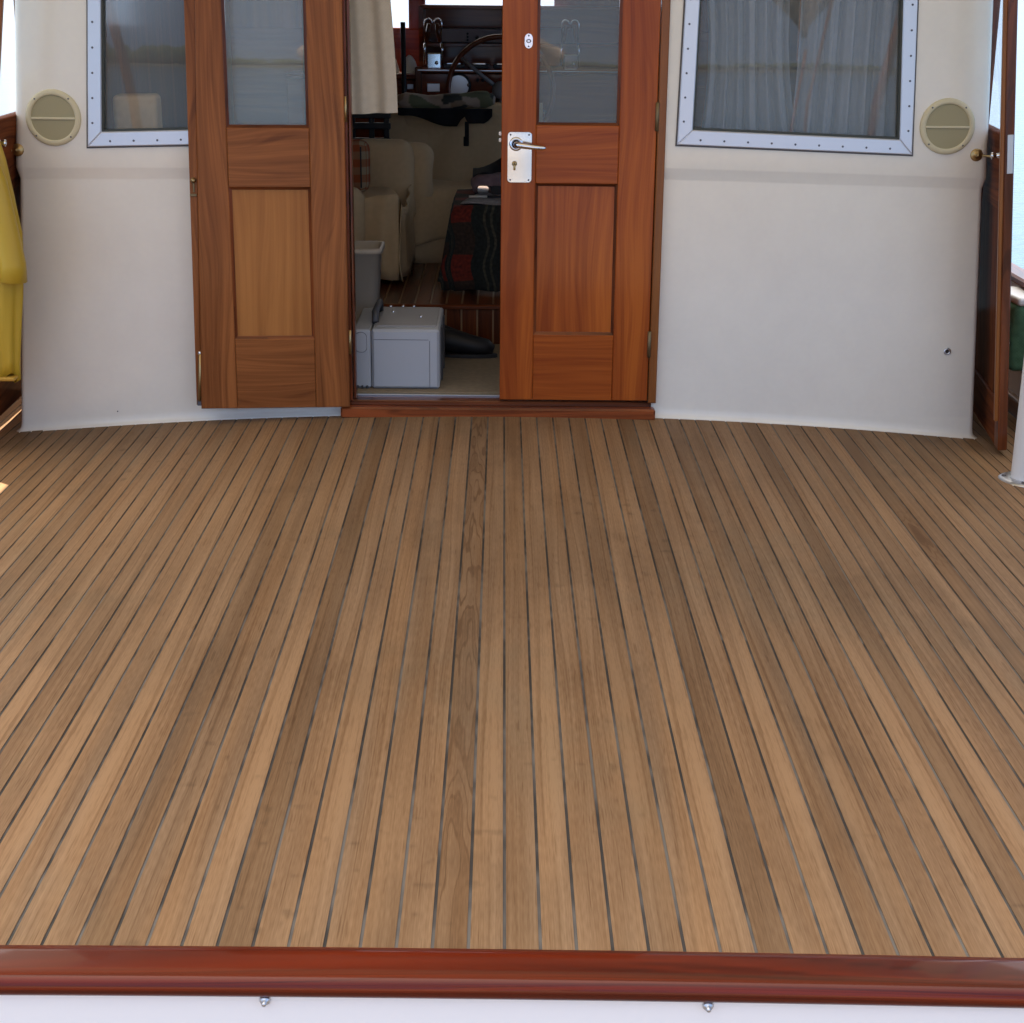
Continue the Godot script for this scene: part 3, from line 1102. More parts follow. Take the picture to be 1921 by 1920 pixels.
	for s in [-1, 1]:
		st = ST()
		if s < 0:
			box(st, Vector3(-1.53, 0.94, -2.0), Vector3(0.05, 2.2, 3.8), 0.004, 1)
			part(c, "side_wall", st, M.dark_wood)
			continue
		box(st, Vector3(s * 1.53, 0.44, -2.0), Vector3(0.05, 1.2, 3.8), 0.004, 2)
		box(st, Vector3(s * 1.53, 1.81, -2.0), Vector3(0.05, 0.46, 3.8), 0.004, 2)
		for q in [[-0.1, -0.55], [-1.75, -1.95], [-3.3, -3.9]]:
			box(st, Vector3(s * 1.53, 1.31, (q[0] + q[1]) / 2), Vector3(0.048, 0.545, absf(q[1] - q[0])), 0.0, 1)
		part(c, "side_wall", st, M.dark_wood)
		for q in [[-0.55, -1.75], [-1.95, -3.3]]:
			st = ST()
			box(st, Vector3(s * 1.53, 1.31, (q[0] + q[1]) / 2), Vector3(0.006, 0.545, absf(q[1] - q[0]) - 0.002), 0.0)
			part(c, "added_side_window", st, M.glass)  # unseen windows added on this side to brighten the saloon
	st = ST()
	box(st, Vector3(0, 0.02, -0.5), Vector3(3.0, 0.06, 0.8), 0.003)
	part(c, "carpet", st, M.carpet)
	st = ST()
	box(st, Vector3(0, 0.09, -2.4), Vector3(3.0, 0.2, 2.98), 0.004)
	part(c, "raised_floor", st, M.dark_wood)
	# teak and holly strips on the raised floor and its riser
	for i in 22:
		var x := -0.82 + i * 0.062
		st = ST()
		box(st, Vector3(x, 0.1925, -2.38), Vector3(0.053, 0.011, 2.95), 0.001, 2)
		box(st, Vector3(x, 0.118, -0.906), Vector3(0.053, 0.135, 0.009), 0.001, 1)
		part(c, "floor_strip", st, M.dark_wood)
		st = ST()
		box(st, Vector3(x + 0.031, 0.1915, -2.38), Vector3(0.007, 0.0105, 2.95), 0.0, 2)
		box(st, Vector3(x + 0.031, 0.118, -0.907), Vector3(0.007, 0.135, 0.007), 0.0, 1)
		part(c, "inlay_strip", st, M.holly)
	st = ST()
	box(st, Vector3(0, 0.196, -0.906), Vector3(3.0, 0.018, 0.03), 0.004, 0)
	part(c, "step_nosing", st, M.frame_wood)
	# front bulkhead with windscreen openings
	st = ST()
	box(st, Vector3(0, 0.55, -3.85), Vector3(3.1, 1.24, 0.05), 0.003, 0)
	box(st, Vector3(0, 1.88, -3.85), Vector3(3.1, 0.26, 0.05), 0.003, 0)
	part(c, "front_bulkhead", st, M.helm_wood)
	for q in [[-1.55, -0.97], [-0.53, -0.44], [0.262, 1.55]]:
		st = ST()
		box(st, Vector3((q[0] + q[1]) / 2, 1.46, -3.84), Vector3(q[1] - q[0], 0.60, 0.06), 0.006, 1)
		part(c, "mullion", st, M.helm_wood)
	for q in [[-0.97, -0.53], [-0.44, 0.262]]:
		st = ST()
		box(st, Vector3((q[0] + q[1]) / 2, 1.46, -3.86), Vector3(q[1] - q[0] + 0.02, 0.58, 0.006), 0.0)
		part(c, "windscreen", st, M.glass)


# ------------------------------------------------------------------ overhead and to the sides
func build_awning() -> void:
	var a := thing("awning", "pale canvas awning stretched over the aft deck", "awning", Vector3(0, 2.05, -3.6))
	var st := ST(true)
	sheet(st, 24, 16, func(u: float, v: float) -> Vector3:
		var x := lerpf(-2.08, 2.12, u)
		var z := lerpf(1.35, -2.5, v)
		return Vector3(x, 0.10 - 0.022 * x * x - 0.012 * cos(v * TAU * 3.0), z), 0.0, Vector2(4, 3))
	part(a, "canvas", st, M.canvas)
	for z in [1.35, 0.35, -0.7]:
		st = ST(true)
		var pts: Array = []
		for i in 15:
			var x := lerpf(-2.14, 2.14, i / 14.0)
			pts.append(Vector3(x, 0.070 - 0.022 * x * x, z))
		tube(st, pts, 0.014, 8)
		part(a, "bow", st, M.steel)


func build_sides() -> void:
	# side doors hooked back at either end of the bulkhead
	for s in [1, -1]:
		var t: Node3D
		if s > 0:
			t = thing("side_door", "varnished glazed side door at the right end of the white bulkhead", "door", Vector3(1.652, -0.055, -5.09), "side doors")
			t.rotation_order = EULER_ORDER_YXZ
			t.rotation_degrees = Vector3(0, -6.8, 4.6)
		else:
			t = thing("side_door", "varnished glazed side door behind the hanging yellow jacket", "door", Vector3(-1.735, -0.03, -5.03), "side doors")
			t.rotation_order = EULER_ORDER_YXZ
			t.rotation_degrees = Vector3(0, 2.0, -8.0)
		var w := 0.90
		var st := ST()
		box(st, Vector3(0, 0.92, -0.035), Vector3(0.030, 1.84, 0.07), 0.003, 1)
		part(t, "stile", st, M.dark_wood)
		st = ST()
		box(st, Vector3(0, 0.92, -w + 0.035), Vector3(0.030, 1.84, 0.07), 0.003, 1)
		part(t, "stile", st, M.dull_wood)
		for r in [[0.0, 0.16], [0.78, 1.022], [1.70, 1.84]]:
			st = ST()
			box(st, Vector3(0, (r[0] + r[1]) / 2, -w / 2), Vector3(0.028, r[1] - r[0], w - 0.14), 0.003, 2)
			part(t, "rail", st, M.dull_wood)
		st = ST()
		box(st, Vector3(0, 0.47, -w / 2), Vector3(0.012, 0.64, w - 0.13), 0.002, 1)
		part(t, "panel", st, M.dull_wood)
		st = ST()
		box(st, Vector3(0, 1.36, -w / 2), Vector3(0.005, 0.70, w - 0.13), 0.0)
		part(t, "glass_pane", st, M.glass)
		st = ST()
		box(st, Vector3(-s * 0.021, 0.95, -0.012), Vector3(0.012, 1.70, 0.020), 0.002, 1)
		part(t, "rebate_lip", st, M.jamb)
		st = ST()
		box(st, Vector3(0.002, 0.965, 0.0015), Vector3(0.018, 0.12, 0.003), 0.001)
		part(t, "lock_faceplate", st, M.steel)
		st = ST(true)
		lathe(st, [Vector2(0.018, 0.0), Vector2(0.018, 0.003), Vector2(0.008, 0.008), Vector2(0.007, 0.022), Vector2(0.011, 0.026), Vector2(0.011, 0.032), Vector2(0.0, 0.035)], 14, Transform3D(Basis(Vector3.BACK, s * PI / 2), Vector3(-s * 0.015, 0.958, -0.05)))
		part(t, "hook_eye", st, M.chrome)
	# white stanchion with its foot flange on the right
	var p := thing("stanchion", "white round stanchion standing on the deck at the right edge", "post", Vector3(1.632, -0.0665, -4.785))
	var st := ST(true)
	lathe(st, [Vector2(0.043, 0.012), Vector2(0.043, 2.13)], 28, Transform3D.IDENTITY)
	part(p, "post", st, M.white)
	st = ST(true)
	lathe(st, [Vector2(0.0, -0.004), Vector2(0.082, -0.004), Vector2(0.082, 0.004), Vector2(0.076, 0.009), Vector2(0.05, 0.012), Vector2(0.0, 0.012)], 32, Transform3D.IDENTITY)
	part(p, "foot_flange", st, M.steel)
	for a in [70, 160, 250, 340]:
		st = ST(true)
		lathe(st, [Vector2(0.008, 0), Vector2(0.006, 0.003), Vector2(0, 0.004)], 10, Transform3D(Basis.IDENTITY, Vector3(0.063 * cos(deg_to_rad(a)), 0.011, -0.063 * sin(deg_to_rad(a)))))
		part(p, "screw", st, M.screw)
	# bulwarks along both side decks
	for s in [1, -1]:
		var b := thing("bulwark", "white bulwark beyond the side door on the right" if s > 0 else "sunlit white bulwark beyond the side door on the left", "bulwark", Vector3(s * 1.93, 0, -4.6), "bulwarks")
		st = ST()
		box(st, Vector3(0, 0.10, 0), Vector3(0.04, 0.52, 5.2), 0.006, 2)
		part(b, "panel", st, M.white)
		st = ST()
		box(st, Vector3(-s * 0.026, -0.085, 0), Vector3(0.02, 0.075, 5.2), 0.004, 2)
		part(b, "covering_board", st, M.dark_wood)
		st = ST()
		box(st, Vector3(-s * 0.028, -0.042, 0), Vector3(0.026, 0.010, 5.2), 0.003, 2)
		part(b, "bead", st, M.holly)
		st = ST()
		box(st, Vector3(0, 0.378, 0), Vector3(0.085, 0.03, 5.2), 0.008, 2)
		part(b, "cap", st, M.frame_wood)
	# green bag hung over the bulwark
	var g := thing("canvas_bag", "green canvas bag hanging on the bulwark beyond the right-hand side door", "bag", Vector3(1.855, 0.09, -5.72))
	st = ST(true)
	rbox(st, Vector3(0, 0.125, 0), Vector3(0.09, 0.24, 0.26), 0.03, 5, 0.012)
	part(g, "sack", st, M.green)
	st = ST(true)
	rbox(st, Vector3(0.01, 0.255, 0), Vector3(0.10, 0.03, 0.27), 0.012, 5, 0.006)
	part(g, "flap", st, M.white)
	st = ST(true)
	tube(st, [Vector3(-0.045, 0.20, 0.06), Vector3(-0.06, 0.14, 0.09), Vector3(-0.055, 0.10, 0.11)], 0.012, 8)
	part(g, "clip", st, M.chrome)
	# yellow oilskin on the left
	var y := thing("jacket", "yellow oilskin jacket hanging at the left edge by the side door", "jacket", Vector3(-1.655, 0, -5.05))
	var prof := [[1.12, 0.03, 0.02], [1.05, 0.06, 0.03], [0.95, 0.085, 0.04], [0.87, 0.105, 0.045], [0.76, 0.118, 0.05], [0.643, 0.131, 0.055], [0.55, 0.128, 0.055], [0.44, 0.118, 0.05], [0.33, 0.105, 0.045], [0.219, 0.092, 0.04], [0.178, 0.088, 0.04], [0.172, 0.075, 0.03]]
	st = ST(true)
	var nk := 72
	for i in prof.size() - 1:
		for k in nk:
			var q: Array = []
			for e in [[i, k], [i, k + 1], [i + 1, k + 1], [i + 1, k]]:
				var r: Array = prof[e[0]]
				var a: float = TAU * e[1] / nk
				var deep := clampf((1.12 - r[0]) * 1.6, 0.0, 1.0)
				var fold := 1.0 + 0.34 * deep * (absf(sin(a * 4.5 + 2.2 * sin(r[0] * 4.0))) - 0.5) + 0.10 * sin(a * 13.0 - r[0] * 9.0) * deep
				q.append(Vector3(r[1] * cos(a) * (0.82 + 0.18 * fold), r[0] - 0.02 * deep * sin(a * 3.0), -r[2] * sin(a) * fold))
			quad(st, q[0], q[3], q[2], q[1])
	part(y, "body", st, M.yellow)
	st = ST(true)
	tube(st, [Vector3(0.05, 0.92, 0.05), Vector3(0.085, 0.80, 0.055), Vector3(0.102, 0.66, 0.05), Vector3(0.112, 0.55, 0.045), Vector3(0.108, 0.495, 0.045)], [0.028, 0.034, 0.036, 0.040, 0.043], 14)
	part(y, "sleeve", st, M.yellow)
	st = ST()
	box(st, Vector3(0.03, 0.178, 0.018), Vector3(0.11, 0.012, 0.055), 0.004)
	part(y, "hem", st, mat(lin(0.45, 0.26, 0.03), 0.6))


# ------------------------------------------------------------------ the saloon
func build_saloon() -> void:
	var st: SurfaceTool
	# equipment case
	var c := thing("equipment_case", "grey moulded equipment case standing just inside the doorway", "case", Vector3(-0.375, 0.05, -5.65))
	st = ST()
	box(st, Vector3(0.031, 0.106, 0.0), Vector3(0.236, 0.208, 0.41), 0.006)
	part(c, "shell", st, M.plastic_grey)
	st = ST()
	box(st, Vector3(-0.120, 0.105, 0.0), Vector3(0.060, 0.206, 0.405), 0.006)
	part(c, "lid", st, M.plastic_grey)
	st = ST()
	box(st, Vector3(0.031, 0.1065, 0.207), Vector3(0.222, 0.196, 0.006), 0.002)
	part(c, "end_panel", st, M.plastic_grey)
	st = ST()
	box(st, Vector3(0.016, 0.176, 0.2105), Vector3(0.190, 0.0015, 0.001), 0.0)
	box(st, Vector3(0.115, 0.09, 0.2105), Vector3(0.0015, 0.165, 0.001), 0.0)
	part(c, "panel_groove", st, M.grey_dark)
	st = ST()
	prism(st, round_rect(-0.142, 0.13, -0.104, 0.198, 0.016), 0.202, 0.2055, 0.001)
	part(c, "latch", st, M.plastic_grey)
	st = ST()
	prism(st, round_rect(-0.1435, 0.1285, -0.1025, 0.1995, 0.0165), 0.202, 0.2032)
	part(c, "latch_gap", st, M.grey_dark)
	for x in [-0.137, -0.121, -0.104]:
		st = ST()
		box(st, Vector3(x, 0.006, 0.203), Vector3(0.008, 0.012, 0.006), 0.002)
		part(c, "foot", st, M.grey_dark)
	st = ST()
	box(st, Vector3(0.031, 0.2115, -0.02), Vector3(0.21, 0.005, 0.34), 0.002)
	part(c, "top_plate", st, M.plastic_top)
	st = ST(true)
	tube(st, [Vector3(-0.080, 0.214, 0.10), Vector3(-0.082, 0.245, 0.07), Vector3(-0.076, 0.258, 0.02), Vector3(-0.074, 0.258, -0.05), Vector3(-0.078, 0.245, -0.10), Vector3(-0.078, 0.214, -0.12)], [0.012, 0.013, 0.012, 0.012, 0.012, 0.011], 10)
	part(c, "handle", st, M.grey_dark)
	for q in [[-0.045, -0.185], [0.0, -0.19], [0.04, -0.19], [-0.03, -0.09], [0.075, 0.0]]:
		st = ST(true)
		lathe(st, [Vector2(0.0055, 0), Vector2(0.0055, 0.005), Vector2(0, 0.008)], 10, Transform3D(Basis.IDENTITY, Vector3(q[0], 0.2135, q[1])))
		part(c, "stud", st, M.chrome)
	st = ST()
	for z in [-0.12, 0.06]:
		box(st, Vector3(0.151, 0.10, z), Vector3(0.008, 0.19, 0.05), 0.002)
	part(c, "side_rib", st, M.grey_dark)

	# curtain by the doorway
	var cu := thing("curtain", "cream curtain hanging inside the doorway beside the open door", "curtain", Vector3(-0.46, 0.976, -5.52))
	st = ST(true)
	sheet(st, 28, 12, func(u: float, v: float) -> Vector3:
		var w := lerpf(0.1, 0.0, smoothstep(0.0, 0.95, v))
		var x := lerpf(-0.11, 0.058 + w * 0.36, u) - 0.01 * v
		return Vector3(x, lerpf(0.0, 0.86, v) + 0.008 * u, 0.012 * sin(u * 17.0 + v) * (1.0 - 0.5 * v) + 0.01 * sin(u * 7.0)), 0.0, Vector2(2, 6))
	part(cu, "cloth", st, M.curtain)

	# bin
	var b := thing("waste_bin", "tall beige plastic bin standing behind the grey case", "bin", Vector3(-0.578, 0.05, -6.05))
	st = ST(true)
	for i in 1:
		var ring := func(hw: float, hd: float, y: float) -> Array:
			var l: Array = []
			for p in round_rect(-hw, -hd, hw, hd, 0.03, 4):
				l.append(Vector3(p.x, y, -p.y))
			return l
		var rs: Array = [ring.call(0.085, 0.075, 0.0), ring.call(0.108, 0.095, 0.385), ring.call(0.118, 0.105, 0.388), ring.call(0.118, 0.105, 0.408), ring.call(0.104, 0.091, 0.408), ring.call(0.08, 0.07, 0.02)]
		for r in rs.size() - 1:
			for k in rs[0].size():
				var k2: int = (k + 1) % rs[0].size()
				quad(st, rs[r][k], rs[r][k2], rs[r + 1][k2], rs[r + 1][k])
	part(b, "tub", st, M.plastic_beige)

	# loose-covered armchair on the left
	var ac := thing("armchair", "armchair under a cream loose cover behind the beige bin", "armchair", Vector3(-0.66, 0.2, -6.98))
	st = ST(true)
	rbox(st, Vector3(-0.02, 0.18, 0.03), Vector3(0.46, 0.34, 0.56), 0.07, 8, 0.02)
	part(ac, "seat", st, M.cream)
	st = ST(true)
	rbox(st, Vector3(0.04, 0.36, -0.20), Vector3(0.44, 0.36, 0.16), 0.07, 8, 0.02)
	part(ac, "backrest", st, M.cream)
	st = ST(true)
	rbox(st, Vector3(-0.01, 0.20, 0.34), Vector3(0.18, 0.40, 0.16), 0.06, 6, 0.015)
	part(ac, "armrest", st, M.cream)
	st = ST(true)
	rbox(st, Vector3(0.25, 0.30, -0.27), Vector3(0.17, 0.44, 0.14), 0.06, 6, 0.02)
	part(ac, "armrest", st, M.cream)
	# loose skirts of the cover, hanging in folds
	for q in [[Vector3(-0.24, 0.0, 0.325), Vector3(0.22, 0.0, 0.325), 0.345], [Vector3(0.225, 0.0, 0.32), Vector3(0.235, 0.0, -0.20), 0.33]]:
		st = ST(true)
		sheet(st, 36, 8, func(u: float, v: float) -> Vector3:
			var p: Vector3 = q[0].lerp(q[1], u)
			var side: Vector3 = (q[1] - q[0]).cross(Vector3.UP).normalized()
			return p + Vector3(0, lerpf(0.012 + 0.012 * sin(u * 9.0), q[2] - 0.03 * sin(u * 5.0), v), 0) - side * (0.018 * sin(u * 26.0 + 1.5 * sin(v * 3.0)) * (1.0 - 0.7 * v) - 0.012), 0.004, Vector2(2, 2))
		part(ac, "skirt", st, M.cream)
	# checked cushion
	var ck := thing("cushion", "orange checked cushion propped on the cream armchair", "cushion", Vector3(-0.64, 0.555, -6.86))
	st = ST(true)
	rbox(st, Vector3(0, 0.11, 0), Vector3(0.14, 0.22, 0.10), 0.045, 5, 0.008)
	part(ck, "cover", st, M.check)
	st = ST()
	box(st, Vector3(0.035, 0.11, 0.052), Vector3(0.006, 0.17, 0.004), 0.001)
	part(ck, "strap", st, M.black)
	# dark slatted rack behind it
	var rk := thing("slatted_rack", "dark wooden rack low behind the cream armchair", "rack", Vector3(-0.70, 0.2, -7.72))
	for y in [0.49, 0.56, 0.61]:
		st = ST()
		box(st, Vector3(0, y, 0), Vector3(0.32, 0.03, 0.03), 0.004, 0)
		part(rk, "rail", st, M.black)
	for x in [-0.12, -0.02, 0.07, 0.14]:
		st = ST()
		box(st, Vector3(x, 0.31, 0.0), Vector3(0.025, 0.62, 0.024), 0.003, 1)
		part(rk, "slat", st, M.black)

	# settee under a cream cover
	var se := thing("settee", "low settee under a cream loose cover in the middle of the saloon", "settee", Vector3(-0.28, 0.2, -7.45))
	st = ST(true)
	rbox(st, Vector3(-0.02, 0.15, 0.0), Vector3(0.62, 0.34, 0.50), 0.07, 8, 0.02)
	part(se, "seat", st, M.cream)
	st = ST(true)
	sheet(st, 20, 10, func(u: float, v: float) -> Vector3:
		var x := lerpf(-0.29, 0.22, u)
		var y0 := lerpf(0.04, 0.17, u)
		return Vector3(x + 0.05 * v * u, lerpf(y0, 0.30, v), 0.262 + 0.012 * sin(u * 21.0) * (1.0 - v) + 0.01), 0.004)
	part(se, "valance", st, M.cream)

	# the big cream sheet over the helm seat
	var hs := thing("pilot_chair", "high-backed pilot chair draped with a big cream sheet", "chair", Vector3(-0.26, 0.2, -7.86))
	st = ST(true)
	rbox(st, Vector3(0.06, 0.30, -0.16), Vector3(0.62, 0.66, 0.16), 0.04, 8, 0.0)
	part(hs, "backrest", st, M.cream)
	st = ST(true)
	sheet(st, 34, 24, func(u: float, v: float) -> Vector3:
		var x := lerpf(lerpf(-0.38, -0.30, v), 0.44, u)
		var y := lerpf(0.10, 0.655, v)
		var z := lerpf(0.05, -0.085, smoothstep(0.0, 0.9, v)) + 0.018 * sin(u * 11.0 + v * 2.0) * (1.0 - 0.55 * v) * (1.0 - u * 0.6) + 0.012 * sin(u * 23.0 - v * 4.0) * (1.0 - v)
		if v > 0.97:
			z -= 0.04
		return Vector3(x, y, z), 0.004, Vector2(6, 5))
	part(hs, "sheet", st, M.cream)
	# camouflage jacket along its top
	var cj := thing("camouflage_jacket", "camouflage jacket lying along the top of the draped pilot chair", "jacket", Vector3(-0.29, 0.845, -7.95))
	st = ST(true)
	var pts: Array = []
	var rads: Array = []
	for i in 13:
		var f := i / 12.0
		pts.append(Vector3(lerpf(-0.235, 0.235, f), 0.025 - 0.012 * sin(f * 5.0) - 0.01 * f, 0.03 + 0.012 * sin(f * 13.0)))
		rads.append(lerpf(0.034, 0.041, absf(sin(f * 9.0))) * (0.55 if i == 0 or i == 12 else 1.0))
	tube(st, pts, rads, 12)
	part(cj, "collar_roll", st, M.camo)
	st = ST(true)
	sheet(st, 24, 6, func(u: float, v: float) -> Vector3:
		var drop := 0.035 + 0.05 * smoothstep(0.1, 0.55, u) * (1.0 - smoothstep(0.62, 0.7, u)) + 0.035 * smoothstep(0.7, 0.75, u) * (1.0 - smoothstep(0.93, 1.0, u))
		return Vector3(lerpf(-0.225, 0.225, u), lerpf(-0.012 - drop, -0.012, v), 0.078 + 0.008 * sin(u * 19.0)), 0.006)
	part(cj, "lower_edge", st, M.black_cloth)
	st = ST()
	box(st, Vector3(0.105, -0.115, 0.088), Vector3(0.020, 0.085, 0.004), 0.001)
	box(st, Vector3(0.102, -0.165, 0.088), Vector3(0.026, 0.045, 0.009), 0.003)
	part(cj, "strap", st, M.black_cloth)

	# table with a plaid blanket
	var tb := thing("table", "low saloon table hidden under a dark plaid blanket", "table", Vector3(0.06, 0.2, -6.78))
	st = ST()
	box(st, Vector3(0, 0.330, 0), Vector3(0.50, 0.03, 0.52), 0.004, 0)
	part(tb, "table_top", st, M.dark_wood)
	for q in [[-0.2, -0.2], [0.2, -0.2], [-0.2, 0.2], [0.2, 0.2]]:
		st = ST()
		box(st, Vector3(q[0], 0.157, q[1]), Vector3(0.04, 0.315, 0.04), 0.004, 1)
		part(tb, "leg", st, M.dark_wood)
	var bl := thing("blanket", "dark plaid blanket with red squares hanging over the saloon table", "blanket", Vector3(0.06, 0.2, -6.78))
	st = ST(true)
	sheet(st, 34, 30, func(u: float, v: float) -> Vector3:
		# unrolled over the edges: the middle lies on the top, the rest hangs
		var x := (u - 0.5) * 1.14
		var z := 0.285 + 0.335 - v * 0.90
		var y := 0.350
		var px := clampf(x, -0.268, 0.268)
		var pz := minf(z, 0.285)
		var dropx := absf(x) - absf(px)
		var dropz := z - pz
		y -= maxf(dropx, dropz)
		px += signf(x) * dropx * 0.18
		pz += dropz * 0.12
		if maxf(dropx, dropz) > 0.02:
			pz += 0.010 * sin(x * 40.0)
			px += 0.010 * sin(z * 33.0)
		return Vector3(px, y + 0.002 * sin(x * 30.0 + z * 22.0), pz), 0.005, Vector2(1.7, 1.3))
	part(bl, "cloth", st, M.plaid)
	var sc := thing("table_cloth", "pale folded cloth lying on top of the plaid blanket", "cloth", Vector3(0.06, 0.5535, -6.70))
	st = ST(true)
	sheet(st, 16, 12, func(u: float, v: float) -> Vector3: return Vector3(lerpf(-0.24 + 0.06 * v, 0.22, u), 0.004 + 0.003 * sin(u * 14.0 + v * 5.0), lerpf(0.18, -0.16, v)), 0.004, Vector2(2, 2))
	part(sc, "cloth", st, M.pale_cloth)
	var pk := thing("pink_garment", "crumpled dusky pink garment on the far side of the table", "garment", Vector3(0.03, 0.556, -6.93))
	st = ST(true)
	rbox(st, Vector3(0, 0.035, 0), Vector3(0.36, 0.075, 0.14), 0.035, 7, 0.02)
	part(pk, "cloth", st, M.pink)
	var bk := thing("black_garment", "black garment heaped on the pink one behind the table", "garment", Vector3(0.06, 0.622, -6.99))
	st = ST(true)
	sheet(st, 18, 12, func(u: float, v: float) -> Vector3:
		var top := lerpf(0.02, 0.17, smoothstep(0.0, 0.8, u))
		return Vector3(lerpf(-0.20, 0.22, u), lerpf(-0.005 + 0.02 * sin(u * 12.0), top, v), 0.05 - 0.10 * v + 0.012 * sin(u * 15.0)), 0.05)
	part(bk, "cloth", st, M.black_cloth)
	# small things on the table
	var kn := thing("pen", "pale pen with a black end lying on the saloon table", "pen", Vector3(-0.075, 0.5655, -6.68))
	st = ST(true)
	tube(st, [Vector3(-0.075, 0, 0.01), Vector3(0.0, 0, 0.005)], 0.0045, 8)
	part(kn, "barrel", st, M.paper)
	st = ST(true)
	tube(st, [Vector3(0.0, 0, 0.005), Vector3(0.06, 0, 0.0)], 0.0052, 8)
	part(kn, "cap", st, M.black)
	var sg := thing("sunglasses", "black sunglasses lying on the pale cloth on the table", "sunglasses", Vector3(-0.065, 0.562, -6.78))
	for x in [-0.028, 0.028]:
		st = ST()
		prism(st, round_rect(x - 0.024, 0.0, x + 0.024, 0.036, 0.012), 0.0, 0.004, 0.001)
		part(sg, "lens", st, M.chrome if x < 0 else M.black)
		st = ST(true)
		tube(st, [Vector3(signf(x) * 0.052, 0.03, 0.0), Vector3(signf(x) * 0.054, 0.018, -0.06), Vector3(signf(x) * 0.05, 0.004, -0.11)], 0.003, 6)
		part(sg, "temple", st, M.black)
	st = ST(true)
	tube(st, [Vector3(-0.006, 0.03, 0.002), Vector3(0.0, 0.033, 0.004), Vector3(0.006, 0.03, 0.002)], 0.003, 6)
	part(sg, "bridge", st, M.black)
	# shoes behind the case
	for k in 2:
		var sh := thing("shoe", ["black shoe lying nearer the grey case on the carpet", "black shoe pointing at the closed door on the carpet"][k], "shoe", [Vector3(-0.205, 0.05, -6.06), Vector3(-0.165, 0.05, -5.98)][k], "shoes by the step")
		sh.rotation_degrees.y = [-25, -8][k]
		st = ST(true)
		var l: Array = []
		var r: Array = []
		for q in [[-0.10, 0.045, 0.040], [-0.08, 0.052, 0.048], [-0.04, 0.050, 0.046], [0.0, 0.042, 0.042], [0.05, 0.034, 0.040], [0.10, 0.028, 0.034], [0.125, 0.020, 0.018]]:
			l.append(Vector3(q[0], q[1] + 0.008, 0))
			r.append(q[2])
		tube(st, l, r, 14, true, 0.95)
		part(sh, "upper", st, M.shoe)
		st = ST()
		var sole := PackedVector2Array()
		for i in 20:
			var a := TAU * i / 20
			sole.append(Vector2(0.012 + 0.128 * cos(a), 0.042 * sin(a) * (1.0 - 0.12 * cos(a))))
		prism(st, sole, 0.0, 0.014, 0.002, Transform3D(Basis(Vector3.RIGHT, -PI / 2), Vector3.ZERO))
		part(sh, "sole", st, M.rubber)
	# sheer curtains behind the right window
	for k in 2:
		var sw := thing("window_curtain", ["pale sheer curtain in the left half of the right-hand window", "pale sheer curtain in the right half of the right-hand window"][k], "curtain", Vector3([0.76, 1.13][k], 0.72, -5.46), "curtains behind the right window")
		st = ST(true)
		sheet(st, 60, 8, func(u: float, v: float) -> Vector3:
			var gather := 1.0 - 0.35 * sin(PI * v) * (1.0 if k == 0 else 0.35)
			var x := (u - 0.5) * 0.40 * gather + (0.06 * (1.0 - v) if k == 0 else 0.0)
			return Vector3(x, lerpf(0.0, 1.05, v), 0.022 * sin(u * 38.0 + 2.0 * k) + 0.008 * sin(u * 91.0)), 0.0, Vector2(3, 6))
		part(sw, "cloth", st, M.sheer)
	# pale cushion on edge inside the left window
	var cs := thing("seat_cushion", "pale cushion stood on edge inside the left-hand window", "cushion", Vector3(-1.26, 0.05, -5.62))
	st = ST(true)
	rbox(st, Vector3(0.0, 0.495, 0), Vector3(0.15, 0.97, 0.10), 0.02, 6, 0.004)
	part(cs, "cover", st, M.cream)


